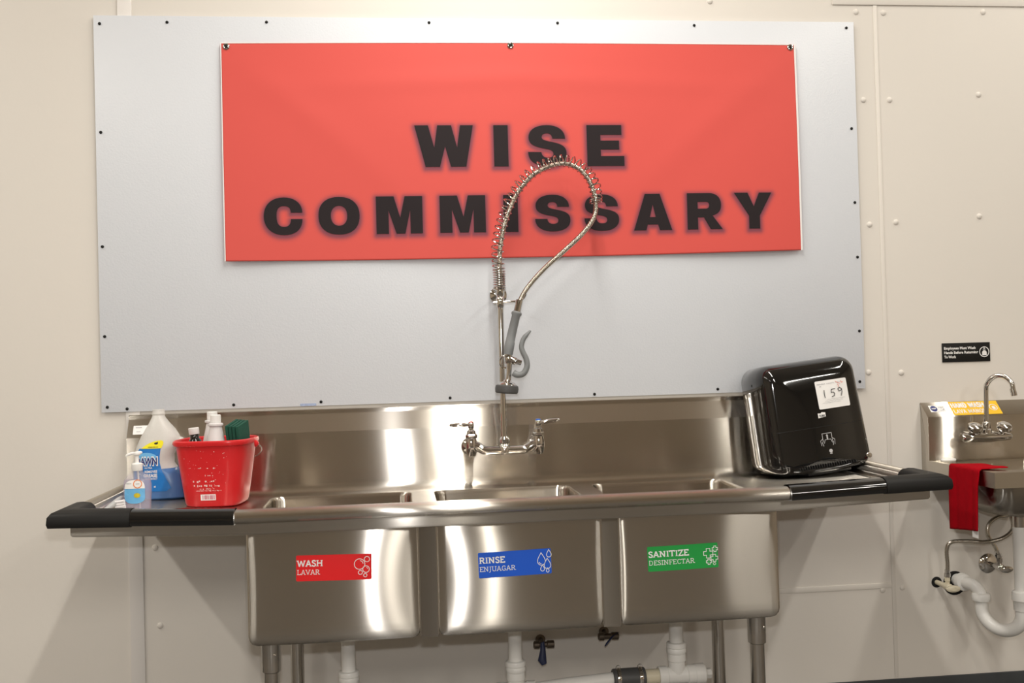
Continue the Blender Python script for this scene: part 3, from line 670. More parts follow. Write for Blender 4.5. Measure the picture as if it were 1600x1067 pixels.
for i, (x, z, sx, lab) in enumerate(((.112, .352, 1, 'blue-levered shutoff valve on the wall under the middle tub, handle hanging down'), (.318, .366, -1, 'dark shutoff valve with slanting handle, under the gap between the middle and right tubs'))):
    vl = thing('shutoff_valve', lab, 'valve', (x, 0, z), group=None)
    MB().add(*lathe([(.016, -.0005), (.016, -.003), (.008, -.005), (.008, -.05)], (x, 0, z), 'Y', 18)).build('wall_stub', BRASS, vl)
    MB().add(*lathe([(.008, -.030), (.012, -.027), (.012, -.012), (.009, -.010), (.009, .012), (.012, .014), (.012, .034), (.008, .036)], (x, -.06, z), 'X', 16)).build('valve_body', BRASS, vl)
    if i == 0: lev = [(x - .004, -.078, z + .012), (x - .004, -.084, z - .008), (x - .008, -.092, z - .035), (x - .002, -.094, z - .052)]
    else: lev = [(x + .03, -.076, z + .014), (x + .012, -.080, z + .004), (x - .004, -.084, z - .012), (x - .012, -.086, z - .022)]
    wds = [.006, .009, .014, .008] if i == 0 else [.005, .006, .006, .004]
    rings = [[Vector(p) + Vector((w_ * cos(a) * (.95), .004 * sin(a), w_ * cos(a) * .35)) for a in [2 * pi * k / 10 for k in range(10)]] for p, w_ in zip(lev, wds)]
    MB().add(*loft(rings)).build('lever', LEVERB, vl)

# ================================================================== LEFT DRAINBOARD: JUG, PUMP BOTTLE, BUCKET, BRUSH
def pxx(u, y):   # only for readability of the jug outline table below
    return u
JY = -.107; JZ = ZD + dz(-1.0) + .001
# z, left, right, half depth
JT = [(JZ, -1.085, -.957, .040), (JZ + .006, -1.098, -.946, .049), (JZ + .030, -1.102, -.944, .052), (JZ + .075, -1.103, -.950, .052), (JZ + .088, -1.103, -.975, .052), (JZ + .105, -1.102, -.987, .052), (JZ + .130, -1.099, -.987, .051), (JZ + .150, -1.094, -.976, .049), (JZ + .165, -1.088, -.964, .046), (JZ + .185, -1.079, -.970, .042), (JZ + .205, -1.067, -.982, .037), (JZ + .225, -1.055, -.999, .030), (JZ + .240, -1.0485, -1.009, .022), (JZ + .247, -1.0460, -1.011, .018), (JZ + .249, -1.0475, -1.0095, .0190), (JZ + .253, -1.0475, -1.0095, .0190), (JZ + .255, -1.0460, -1.011, .0175), (JZ + .264, -1.0455, -1.0115, .0170)]
def jint(z):
    z = min(max(z, JT[0][0]), JT[-1][0])
    for a, b in zip(JT, JT[1:]):
        if a[0] <= z <= b[0]:
            t = (z - a[0]) / max(1e-9, b[0] - a[0]); return [p + (q - p) * t for p, q in zip(a, b)]
def jfront(x, z, lift=.0012):
    _, l, r, b_ = jint(z); u = (x - (l + r) / 2) / ((r - l) / 2); u = max(-.985, min(.985, u)); e = 2.6
    return (x, JY - b_ * (1 - abs(u) ** e) ** (1 / e) - lift, z)
jg = thing('dish_soap_jug', 'large translucent dish soap jug half full of blue liquid beside the red bucket', 'jug', (-1.025, JY, JZ))
LZ = JZ + .092
def jrings(zs_): 
    out = []
    for z in zs_:
        _, l, r, b_ = jint(z); out.append([(x, y, z) for x, y in sell((l + r) / 2, JY, (r - l) / 2, b_, 2.6 if z < JZ + .235 else 2, 40)])
    return out
MB().add(*loft(jrings([LZ] + [q[0] for q in JT if q[0] > LZ]), cap0=False)).build('shell', FROST, jg)
MB().add(*loft(jrings([q[0] for q in JT if q[0] < LZ] + [LZ]))).build('filled_base', BLUEL, jg, 'lower part of the jug, blue with liquid')
MB().add(*tube(catmull([(-.972, JY, JZ + .172), (-.960, JY, JZ + .163), (-.953, JY, JZ + .145), (-.951, JY, JZ + .120), (-.953, JY, JZ + .095), (-.962, JY, JZ + .074)], 5), .0115, 14)).build('handle', FROST, jg)
lab = Flat().poly([(-1.092, JZ + .028), (-1.0, JZ + .026), (-.986, JZ + .036), (-.998, JZ + .06), (-1.011, JZ + .085), (-1.0175, JZ + .11), (-1.017, JZ + .13), (-1.014, JZ + .152), (-1.076, JZ + .152), (-1.087, JZ + .136), (-1.092, JZ + .1)]).build('front_label', DBLUE, jg, jfront, 'blue paper label on the jug', sub=.012)
jf2 = lambda x, z: jfront(x, z, .0018); jf3 = lambda x, z: jfront(x, z, .0024)
Flat().poly(gcurve((-1.070, JZ + .152), ((-1.055, JZ + .165), (-1.035, JZ + .175), (-1.014, JZ + .175)), ((-1.004, JZ + .175), (-1.004, JZ + .164), (-1.013, JZ + .152)))).build('yellow_band', DYEL, lab, jf2, sub=.012)
fl = Flat(); bars(fl, -1.050, JZ + .1548, .030, .0028, 9); fl.poly(sell(-1.027, JZ + .1665, .0055, .0028, 2, 14)); fl.poly(sell(-1.0235, JZ + .169, .002, .002, 2, 10)); fl.build('small_print', INK, lab, jf3)
Flat().poly(sell(-1.055, JZ + .126, .030, .014, 2, 24)).build('light_splash', DSKY, lab, jf2, sub=.012)
fl = Flat(); sans(fl, 'DAWN', -1.0875, JZ + .1035, .0240, .075, .0655); fl.build('name_outline', WINK, lab, jf2, sub=.012)
fl = Flat(); sans(fl, 'DAWN', -1.0850, JZ + .1053, .0205, .025, .0605); fl.build('name_lettering', NAVY, lab, jf3, sub=.012)
fl = Flat(); sans(fl, 'ULTRA', -1.060, JZ + .0935, .0055, .02, .022); sans(fl, 'REMOVES', -1.060, JZ + .0815, .0070, .03, .036); sans(fl, 'GREASE', -1.064, JZ + .0690, .0090, .035, .040); sans(fl, 'ON CONTACT', -1.060, JZ + .0615, .0050, .025, .036)
fl.build('white_lettering', WINK, lab, jf3, sub=.012)
fl = Flat(); bars(fl, -1.034, JZ + .038, .005, .006, 2); fl.build('volume_mark', WINK, lab, jf3)

# hand soap pump bottle
HX, HY = -1.022, -.40; HZ = ZD + dz(HX) + .001
hb = thing('hand_soap_bottle', 'clear pump bottle of hand soap with a blue label in front of the jug', 'bottle', (HX, HY, HZ))
HT = [(0, .029, .017), (.003, .033, .0205), (.02, .0345, .022), (.055, .0365, .023), (.075, .0365, .0225), (.088, .034, .021), (.098, .027, .0185), (.105, .0185, .0155), (.111, .0135, .0132), (.118, .0130, .0130)]
MB().add(*loft([[(x, y, HZ + z) for x, y in sell(HX, HY, a, b_, 2.8 if z < .1 else 2, 36)] for z, a, b_ in HT])).build('bottle', CLEAR, hb)
MB().add(*loft([[(x, y, HZ + max(z, .002)) for x, y in sell(HX, HY, a - .0018, b_ - .0018, 2.8, 36)] for z, a, b_ in HT[:6]])).build('liquid', SOAP, hb, 'clear liquid soap')
pm = MB().add(*lathe([(.0140, HZ + .112), (.0145, HZ + .113), (.0145, HZ + .130), (.0125, HZ + .132), (.006, HZ + .133), (.0052, HZ + .136), (.0052, HZ + .152), (.008, HZ + .153), (.010, HZ + .156), (.0095, HZ + .161), (.004, HZ + .163)], (HX, HY, 0), n=20))
pm.add(*tube([(HX, HY, HZ + .158), (HX - .012, HY - .003, HZ + .159), (HX - .024, HY - .006, HZ + .155), (HX - .026, HY - .0065, HZ + .151)], [.0048, .0042, .0035, .003], 10))
pm.add(*tube([(HX, HY, HZ + .159), (HX + .010, HY + .002, HZ + .160), (HX + .0135, HY + .003, HZ + .1595)], [.005, .004, .002], 10))
pm.build('pump', WHITE, hb)
MB().add(*tube([(HX + .002, HY, HZ + .115), (HX + .004, HY, HZ + .06), (HX + .006, HY, HZ + .008)], .0022, 8)).build('dip_tube', WHITE, hb)
def hfront(x, z, lift=.001):
    zz = min(max(z, 0), .118)
    for p, q in zip(HT, HT[1:]):
        if p[0] <= zz <= q[0]: t = (zz - p[0]) / (q[0] - p[0]); a = p[1] + (q[1] - p[1]) * t; b_ = p[2] + (q[2] - p[2]) * t; break
    u = max(-.97, min(.97, x / a)); return (HX + x, HY - b_ * (1 - abs(u) ** 2.8) ** (1 / 2.8) - lift, HZ + z)
hl = Flat().poly(gcurve((-.029, .068), (.024, .068), (.024, .042), ((.024, .03), (.01, .026), (-.004, .026)), ((-.022, .026), (-.029, .032), (-.030, .045)))).build('label', DSKY, hb, hfront, 'blue and white soap label', sub=.006)
h2 = lambda x, z: hfront(x, z, .0016); h3 = lambda x, z: hfront(x, z, .0022)
Flat().poly(gcurve((-.029, .066), ((-.028, .084), (-.02, .088), (-.006, .089)), ((.012, .09), (.022, .088), (.024, .07)), (.024, .066))).build('label_top', WINK, hl, h2, sub=.006)
Flat().rib(circ(.006, .0785, .0105, 22), .0022, True).build('orange_ring', ORANGE, hl, h3)
Flat().poly(sell(.004, .048, .0085, .0065, 2, 18)).build('fruit_print', FRUIT, hl, h2, sub=.006)
fl = Flat(); bars(fl, -.025, .0785, .015, .0028, 6); fl.rect(.001, .0775, .011, .0795); fl.build('small_print', INKG, hl, h3)

# brush lying by the pump bottle
bz = ZD + dz(-1.08)
bu = thing('dish_brush', 'small grey-handled brush with white bristles lying left of the pump bottle', 'brush', (-1.08, -.42, bz))
hd = catmull([(-1.096, -.47, bz + .010), (-1.090, -.455, bz + .016), (-1.078, -.44, bz + .026), (-1.070, -.42, bz + .034), (-1.066, -.38, bz + .036), (-1.066, -.30, bz + .020), (-1.066, -.24, bz + .010)], 5)
MB().add(*tube(hd, [.006 + .0015 * sin(pi * i / (len(hd) - 1)) for i in range(len(hd))], 12)).build('handle', SPOON, bu)
for k in range(5):
    z = bz + .006 + k * .0068
    MB().add(*tube([(-1.072, -.432 - .001 * k, z), (-1.055, -.434, z + .001), (-1.044 - .001 * k, -.436, z + .0025)], [.0030, .0036, .0042], 8)).build('bristle_tuft', BRIS, bu)

# bucket
BXc, BYc = -.8400, -.236; BZc = ZD + dz(BXc) + .001
bk = thing('bucket', 'red plastic utility bucket holding bottles and green pads', 'bucket', (BXc, BYc, BZc), rot=(0, 0, radians(-7)))
BT = [(0, .070, .080), (.004, .076, .087), (.012, .079, .090), (.06, .0865, .0945), (.12, .095, .099), (.170, .1015, .103), (.172, .108, .109), (.178, .1105, .1110), (.184, .109, .110), (.1865, .105, .106)]
rings = [[(x, y, z) for x, y in sell(0, 0, a, b_, 3.6, 56)] for z, a, b_ in BT]
inn = [(.184, .099, .100), (.12, .0925, .0965), (.06, .084, .092), (.012, .077, .087), (.006, .07, .08)]
rings += [[(x, y, z) for x, y in sell(0, 0, a, b_, 3.6, 56)] for z, a, b_ in inn]
MB().add(*loft(rings)).build('pail', RED, bk)
for sx in (-1, 1):
    MB().add(*lathe([(.010, 0), (.0105, sx * .004), (.007, sx * .007), (.004, sx * .010), (.0005, sx * .0105)], (sx * .1095, .005, .168), 'X', 16)).build('ear', RED, bk)
hw_ = [(-.118, .005, .168), (-.121, .012, .160)]
for k in range(25):
    t = k / 24; a = pi * t
    hw_.append((-.121 * cos(a), .02 + .103 * sin(a), .160 - .052 * sin(a)))
hw_ += [(.121, .012, .160), (.118, .005, .168)]
MB().add(*tube(hw_, .0017, 8)).build('wire_handle', PIPE, bk, 'thin wire bail hanging behind')
def bfront(x, z, lift=.0008):
    for p, q in zip(BT, BT[1:]):
        if p[0] <= z <= q[0]: t = (z - p[0]) / (q[0] - p[0]); a = p[1] + (q[1] - p[1]) * t; b_ = p[2] + (q[2] - p[2]) * t; break
    u = max(-.97, min(.97, x / a)); return (x, -b_ * (1 - abs(u) ** 3.6) ** (1 / 3.6) - lift, z)
rnd = random.Random(3); fl = Flat()
def worn(x, z, wd, h, dens):     # rubbed-off lettering: only broken bits are left
    n = int(wd / (h * .75))
    for k in range(n):
        if rnd.random() < dens:
            xx = x + k * h * .75
            fl.rect(xx, z + h * rnd.random() * .4, xx + h * (.3 + .4 * rnd.random()), z + h * (.55 + .45 * rnd.random()))
worn(-.040, .070, .080, .0075, .45); worn(-.038, .058, .082, .0065, .85); worn(-.025, .051, .045, .004, .6); worn(-.032, .046, .072, .0035, .85)
worn(-.022, .108, .03, .006, .7); worn(.018, .108, .012, .006, .5); worn(-.005, .088, .03, .0045, .45)
fl.build('worn_print', PINK, bk, bfront, 'rubbed-off white printing'); fl = Flat()
for _ in range(46):
    x = rnd.gauss(0, .035); z = .105 + rnd.gauss(0, .035)
    if .05 < z < .165 and abs(x) < .08: s_ = rnd.uniform(.0006, .0016); fl.rect(x, z, x + s_ * rnd.uniform(.7, 2), z + s_)
so_ = fl.build('scuff_marks', PINK, bk, bfront, 'small pale scuffs and chips'); so_['kind'] = 'stuff'
bcod = Flat().rect(-.020, .021, .022, .0375).build('barcode_label', PAPER, bk, bfront, 'small white barcode label', sub=.01)
fl = Flat(); x = -.015
while x < .018:
    wd = rnd.choice((.001, .0016, .0026)); fl.rect(x, .0235, x + wd, .0355); x += wd + rnd.choice((.001, .0018))
fl.build('bars', mat('faded_bars', (.55, .15, .2), .5, var=.2), bcod, lambda x, z: bfront(x, z, .0014))
# bottles in the bucket
zf = BZc + .0065
am = thing('brown_bottle', 'small dark glass bottle with white cap at the left inside the bucket', 'bottle', (-.880, -.262, zf + .002), rot=(0, radians(-5), 0))
MB().add(*lathe([(.018, 0), (.0200, .003), (.0200, .160), (.0195, .168), (.0165, .177), (.0125, .182), (.0122, .198)], n=24)).build('glass', AMBER, am)
MB().add(*lathe([(.0140, .194), (.0145, .195), (.0145, .2115), (.0135, .2125), (.001, .213)], n=24)).build('cap', WHITE, am)
for (x, y, h, lab_) in ((-.8355, -.272, 0, 'milky squeeze bottle with white cap at the front inside the bucket'), (-.8570, -.200, .006, 'milky squeeze bottle with white cap behind the other one in the bucket')):
    wb_ = thing('squeeze_bottle', lab_, 'bottle', (x, y, zf), group='milky bottles in the red bucket')
    MB().add(*lathe([(.028, zf), (.031, zf + .004), (.0315, zf + .13), (.030, zf + .150 + h), (.0255, zf + .172 + h), (.0195, zf + .200 + h), (.0165, zf + .216 + h), (.0205, zf + .2175 + h), (.0215, zf + .221 + h), (.0205, zf + .2245 + h), (.0145, zf + .226 + h), (.0130, zf + .232 + h)], (x, y, 0), n=28)).build('body', MILKY, wb_)
    MB().add(*lathe([(.0140, zf + .227 + h), (.0148, zf + .228 + h), (.0148, zf + .2475 + h), (.0135, zf + .249 + h), (.001, zf + .2495 + h)], (x, y, 0), n=24)).build('cap', WHITE, wb_)
# scouring pads
for k, nm in enumerate(('leftmost', 'second', 'third', 'rightmost')):
    cx = -.7935 + k * .0098
    pd = bx((-.0042, -.040, -.050), (.0042, .040, .050))
    M_ = Matrix.Translation((cx + .002, -.245 - .002 * k, BZc + .182 - .001 * k)) @ Matrix.Rotation(radians(-14), 4, 'Z') @ Matrix.Rotation(radians(11), 4, 'X')
    o = pd.xf(M_).build('scouring_pad', PADG, None, bevel=.0015)
    setp(o, nm + ' of four green scouring pads standing in the red bucket' if nm != 'second' and nm != 'third' else nm + ' from left of four green scouring pads standing in the red bucket', 'scouring pad', 'green scouring pads in the bucket')

# ================================================================== PAPER TOWEL DISPENSER
dsp = thing('towel_dispenser', 'glossy black paper towel dispenser leaning on the right drainboard, marked 159', 'dispenser', (.970, -.164, .871))
dsp.rotation_euler = (radians(-5), radians(-6.4), radians(1)); OFF[dsp] = Vector((0, 0, 0))
W2, HH = .163, .347
def dring(ins, y, sx=1, k=0):
    pts = rrect(0, HH / 2, W2 - ins, HH / 2 - ins, max(.012, .046 - ins * .6), 8, 10)
    lo = lambda z: z - .7 * ins * max(0, 1 - (z - ins) / (HH * .35)) if z < HH * .35 + ins else z     # the foot of the cover is squarer than its top
    return [(x * (1 - .055 * (z / HH - .3)), y, lo(z)) for x, z in pts]
rings = [dring(.012, .095), dring(.004, .090), dring(0, .080), dring(0, .0), dring(.001, -.040), dring(.005, -.066), dring(.012, -.083), dring(.022, -.094), dring(.036, -.101), dring(.06, -.1050), dring(.10, -.1075), dring(.14, -.109)]
MB().add(*loft(rings)).build('cover', GLOSSB, dsp, 'glossy black curved cover')
def dfront(x, z, lift=.0010):
    dd = min(W2 - abs(x), z * 2.5, HH - z); T_ = [(.012, -.083), (.022, -.094), (.036, -.101), (.06, -.105), (.10, -.1075), (.14, -.109), (.2, -.11)]
    for p, q in zip(T_, T_[1:]):
        if dd <= q[0]: t = max(0, (dd - p[0]) / (q[0] - p[0])); return (x, p[1] + (q[1] - p[1]) * t - lift, z)
    return (x, -.109 - lift, z)
d2 = lambda x, z: dfront(x, z, .0022); d3 = lambda x, z: dfront(x, z, .003)
sm = Flat()
for k in range(30): sm.rect(-.135 + k * .009, .137, -.135 + (k + 1) * .009, .1385)
sm.build('cover_seam', BLACKP, dsp, dfront)
tk = Flat().poly(rrect(.056, .232, .051, .043, .004, 3)).build('auction_tag', PAPER, dsp, dfront, 'white paper tag handwritten 159', sub=.02)
fl = Flat(); bars(fl, .010, .2635, .028, .0035, 9); bars(fl, .011, .2565, .013, .0028, 4, 2); bars(fl, .042, .2640, .050, .0022, 20, 3)
fl.build('small_print', INKG, tk, d2)
fl = Flat(); fl.rib([(.030, .246), (.0285, .234), (.029, .222)], .0022)
fl.rib([(.066, .246), (.053, .245), (.0515, .236), (.058, .2365), (.062, .231), (.059, .225), (.051, .2225)], .0022)
fl.rib([(.086, .243), (.080, .248), (.0745, .244), (.077, .237), (.085, .239), (.087, .244), (.0865, .234), (.082, .222)], .0022); fl.build('handwriting', INK, tk, d3, 'handwritten number 159')
fl = Flat(); fl.rib([(.070, .268), (.079, .262), (.085, .259)], .0013); fl.rib([(.088, .268), (.09, .262), (.095, .263)], .0013); fl.rib([(.075, .258), (.079, .254), (.077, .249)], .0013); fl.build('red_scribble', mat('red_pen', (.75, .15, .1), .5, var=.1), tk, d3)
fl = Flat()
for r_ in range(3): fl.rib([(.018 + .006 * k + r_ * .008, .206 + r_ * .005 + .0012 * (k % 2)) for k in range(11)], .0008)
fl.build('pencil_note', INKG, tk, d2)
lg_ = Flat().poly([(-.003, .164), (.021, .166), (.0215, .179), (.010, .181), (.006, .1775), (-.003, .1785)]).build('logo', WINK, dsp, dfront, 'small white logo')
fl = Flat(); sans(fl, 'TORK', -.0005, .1665, .0070, .03, .020); fl.build('logo_lettering', INK, lg_, d2)
fl = Flat(); fl.rib([(-.001, .094), (-.001, .116), (.029, .116), (.029, .094)], .0016); fl.rib([(.002, .086), (.006, .097), (.024, .097), (.028, .086)], .0014); fl.rect(.012, .098, .0165, .110); fl.rib([(.011, .109), (.014, .112), (.0175, .109)], .0016)
for s_ in (-1, 1):
    hx_ = .014 + s_ * .017
    fl.rib([(hx_ + s_ * .004, .080), (hx_ + s_ * .006, .095), (hx_ - s_ * .001, .100), (hx_ - s_ * .003, .094), (hx_ + s_ * .001, .088), (hx_ - s_ * .002, .078)], .0014)
fl.build('hands_icon', INKG, dsp, dfront, 'grey pull-the-towel pictogram')
fl = Flat().poly(sell(.0185, .062, .0055, .0055, 2, 16)); fl.rect(.0145, .053, .0225, .0555); fl.build('round_mark', INKG, dsp, dfront)
lip = [(-.105, -.098, .014), (-.06, -.108, .010), (0, -.110, .009), (.06, -.108, .010), (.105, -.098, .014)]
MB().add(*tube(catmull(lip, 6), .0075, 10)).build('tear_lip', GLOSSB, dsp)
MB().add(*lathe([(.009, -.080), (.009, -.098), (.007, -.100), (.001, -.1005)], (.142, 0, .030), 'Y', 16)).build('lock_latch', PIPE, dsp)
bx((-.055, -.085, -.006), (.085, .03, .006)).build('towel_chute', BLACKP, dsp, bevel=.003)
for k in range(24):
    x = -.09 + k * .0078
    if k == 0:
        o = bx((x, -.1125, .017), (x + .003, -.104, .024)).build('tear_tooth', MATTEB, dsp); tm = o.data
    else: o = bpy.data.objects.new('tear_tooth', tm); COL.objects.link(o); o.parent = dsp; o.location = (k * .0078, 0, 0)

# ================================================================== HAND SINK
SX0, SX1, SYF, SZ = 1.411, 1.795, -.425, .876
hs = thing('hand_sink', 'small stainless steel wall-hung hand sink at the right edge', 'sink', (1.62, 0, .72))
sp2 = [(-.05, SZ + .004), (-.05, 1.0175), (-.0485, 1.0205), (-.0015, 1.0645), (-.0002, 1.0655), (-.0002, .828), (-.05, .832)]
MB().add(*loft([[(x, y, z) for y, z in sp2] for x in (SX0, SX1)]), smooth=False).build('backsplash', STEEL, hs, bevel=.002)
tp = MB(); o_ = [(SX0, SYF), (SX1, SYF), (SX1, -.05), (SX0, -.05)]
hcx, hcy, hhx, hhy = (SX0 + SX1) / 2, -.235, .150, .135
p, f = tess(o_, [rrect(hcx, hcy, hhx, hhy, .05)]); tp.add([(x, y, SZ) for x, y in p], f, False)
p2 = [(SX0, -.05), (SX0, SYF), (SX1, SYF), (SX1, -.05)]
tp.add([(x, y, z) for z in (SZ, SZ - .046) for x, y in p2] + [(SX0 + .012, -.05, SZ - .046), (SX0 + .012, SYF + .012, SZ - .046), (SX1 - .012, SYF + .012, SZ - .046), (SX1 - .012, -.05, SZ - .046)],
       [(0, 1, 5, 4), (1, 2, 6, 5), (2, 3, 7, 6), (4, 5, 9, 8), (5, 6, 10, 9), (6, 7, 11, 10)], False)
tp.build('rim', STEEL, hs)
rings = []
for ins, z in [(0, SZ), (.004, SZ - .006), (.008, SZ - .09), (.02, SZ - .125), (.05, SZ - .14), (.10, SZ - .144)]:
    rings.append([(x, y, z) for x, y in rrect(hcx, hcy, hhx - ins, hhy - ins, max(.03, .05 - ins * .2))])
MB().add(*loft(rings, cap0=False)).build('basin', STEEL, hs)
rings = []
for ins, z in [(-.012, SZ - .044), (-.012, SZ - .075), (-.004, SZ - .110), (.016, SZ - .134), (.05, SZ - .148), (.10, SZ - .152)]:
    rings.append([(x, y, z) for x, y in rrect(hcx, hcy, hhx - ins, hhy - ins, .055, 8)])
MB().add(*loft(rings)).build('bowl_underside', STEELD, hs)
def hslope(x, t, lift=.0008): return (x, -.0485 + .047 * t - lift * .7, 1.0205 + .044 * t + lift * .7)
ys = Flat().add([(1.506, .03), (1.676, .03), (1.678, .97), (1.508, .97)], [(0, 1, 2, 3)]).build('sticker', SYEL, hs, hslope, 'yellow sticker reading HAND WASH LAVA MANOS')
fl2 = Flat()
def slab_slope(txt, x, t, h, wt, width):
    f_ = Flat(); slab(f_, txt, 0, 0, .064 * h, wt, width)
    fl2.add([(x + a, t + b_ / .064) for a, b_ in f_.v], f_.f)
slab_slope('HAND WASH', 1.510, .54, .34, .22, .118); slab_slope('LAVA MANOS', 1.510, .15, .27, .15, .112)
fl2.build('lettering', WINK, ys, lambda x, t: hslope(x, t, .0014), 'white lettering HAND WASH LAVA MANOS')
fl = Flat(); f_ = Flat(); f_.rib(circ(1.655, 0, .013, 20), .0022, True); f_.poly(sell(1.656, -.002, .006, .007, 2.5, 14)); fl.add([(a, .5 + b_ / .064) for a, b_ in f_.v], f_.f)
fl.build('icon', WINK, ys, lambda x, t: hslope(x, t, .0014))
ns = Flat().add([(1.432, .30), (1.487, .30), (1.487, .76), (1.432, .76)], [(0, 1, 2, 3)]).build('approval_sticker', PAPER, hs, hslope, 'white approval sticker with a round blue mark')
f_ = Flat().poly(sell(1.447, 0, .0115, .0125, 2, 22)); Flat().add([(a, .53 + b_ / .064) for a, b_ in f_.v], f_.f).build('round_mark', NAVY, ns, lambda x, t: hslope(x, t, .0014))
fl = Flat(); f_ = Flat(); sans(f_, 'NSF', 1.4395, -.0028, .0058, .03, .015); fl.add([(a, .53 + b_ / .064) for a, b_ in f_.v], f_.f); fl.build('mark_lettering', WINK, ns, lambda x, t: hslope(x, t, .002))
f_ = Flat()
for dx, dy, w_, h_ in ((0, .006, .004, .004), (.006, .003, .004, .008), (.012, .006, .004, .005), (.001, -.006, .012, .002), (.012, -.004, .005, .006)): f_.rect(1.465 + dx, dy - .003, 1.465 + dx + w_, dy - .003 + h_)
Flat().add([(a, .53 + b_ / .064) for a, b_ in f_.v], f_.f).build('print', INKG, ns, lambda x, t: hslope(x, t, .0014))
# soap remnant on the rim corner
setp(MB().add(*loft([[(x, y, SZ + z) for x, y in sell(1.462, -.078, a, b_, 2.6, 24)] for z, a, b_ in ((.0002, .024, .010), (.004, .026, .012), (.008, .024, .010), (.010, .016, .005))])).build('soap_bar', WHITE), 'thin white soap sliver at the back corner of the hand sink rim', 'soap')
# hand sink faucet
FX, FYh, FZh = 1.588, -.095, .952
hf = thing('hand_sink_faucet', 'chrome gooseneck faucet with two round knobs on the hand sink splash', 'faucet', (FX, -.05, FZh))
bs = MB()
rings = []
for x, hh, hy in ((-.088, .010, .012), (-.082, .015, .016), (-.05, .015, .018), (-.02, .017, .020), (0, .018, .022), (.02, .017, .020), (.05, .015, .018), (.076, .013, .016), (.082, .009, .011)):
    rings.append([(FX + x, FYh + hy * cos(a), FZh + hh * sin(a)) for a in [2 * pi * k / 18 for k in range(18)]])
bs.add(*loft(rings))
for x in (-.05, .052): bs.add(*lathe([(.016, -.0502), (.016, -.085)], (FX + x, 0, FZh), 'Y', 18))
bs.build('valve_body', CHROME, hf)
for x in (-.046, .054):
    kb = MB(); N = 40; rings = []
    for h, r in ((0, .010), (.004, .012), (.008, .019), (.014, .0225), (.028, .0225), (.031, .019), (.034, .012), (.035, .002)):
        rings.append([((r + (.0013 if r > .015 and k % 5 == 0 else 0)) * cos(2 * pi * k / N), (r + (.0013 if r > .015 and k % 5 == 0 else 0)) * sin(2 * pi * k / N), h) for k in range(N)])
    kb.add(*loft(rings)).xf(Matrix.Translation((FX + x, FYh - .002, FZh + .014)) @ Matrix.Rotation(radians(30), 4, 'X'))
    kb.build('knob', CHROME, hf)
MB().add(*lathe([(.0165, FZh + .012), (.0165, FZh + .024), (.0125, FZh + .027), (.0125, FZh + .046), (.0105, FZh + .050)], (FX, FYh, 0), n=20)).build('spout_collar', CHROME, hf)
gn = [(FX, FYh, FZh + .04), (FX + .001, FYh, FZh + .10), (FX + .003, FYh, FZh + .160)]
for k in range(1, 12):
    a = pi - pi * k / 11 * .93; gn.append((FX + .030 + .027 * cos(a), FYh - .06 * k / 11, FZh + .163 + .037 * sin(a)))
gn += [(FX + .0595, FYh - .062, FZh + .142)]
MB().add(*tube(catmull(gn, 4), .0078, 16)).build('gooseneck_spout', CHROME, hf)
MB().add(*tube([(FX + .0565, FYh - .0605, FZh + .158), (FX + .0595, FYh - .062, FZh + .142), (FX + .0605, FYh - .063, FZh + .134)], [.0088, .0098, .0098], 18)).build('aerator', CHROME, hf)

# towel over the left rim
tw = thing('hand_towel', 'red cloth towel draped over the left rim of the hand sink', 'towel', (SX0, -.27, .69))
cs = MB(); ns_, nt_ = 46, 24; g = []
for i in range(ns_ + 1):
    s = i / ns_ * .276; row = []
    for j in range(nt_ + 1):
        t = j / nt_; y = -.192 - .168 * t
        wv = .004 * sin(t * 7 + 1) + .002 * sin(t * 15)
        if s < .075: x = SX0 + .075 - s - .002; z = SZ + .0045 + .004 * t * (1 - s / .075) + .001 * sin(t * 9)
        elif s < .090:
            a = (s - .075) / .015 * pi / 2; x = SX0 - .001 - .006 * sin(a); z = SZ + .0045 - .006 * (1 - cos(a))
        else:
            dd = s - .090; x = SX0 - .009 - abs(wv) * min(1, dd / .05) - .004 * dd / .2; z = SZ - .0015 - dd * (1 - .0)
            y += -.010 * dd / .2 * (t - .5) * -1
        if s < .075: y = -.205 - .150 * t - .02 * (1 - s / .075)
        row.append((x, y, z - (.012 * (1 - t) * max(0, s - .09) / .21) + (.0 if s < .09 else .008 * t * (s - .09) / .21)))
    g.append(row)
vs = [p for r in g for p in r]; fs = [(i * (nt_ + 1) + j, i * (nt_ + 1) + j + 1, (i + 1) * (nt_ + 1) + j + 1, (i + 1) * (nt_ + 1) + j) for i in range(ns_) for j in range(nt_)]
o = cs.add(vs, fs).build('cloth', CLOTH, tw); md = o.modifiers.new('thickness', 'SOLIDIFY'); md.thickness = .0035; md.offset = 0
bx((SX0 - .0135, -.350, .672), (SX0 - .0125, -.318, .706)).build('care_tag', PAPER, tw, 'small white care tag')

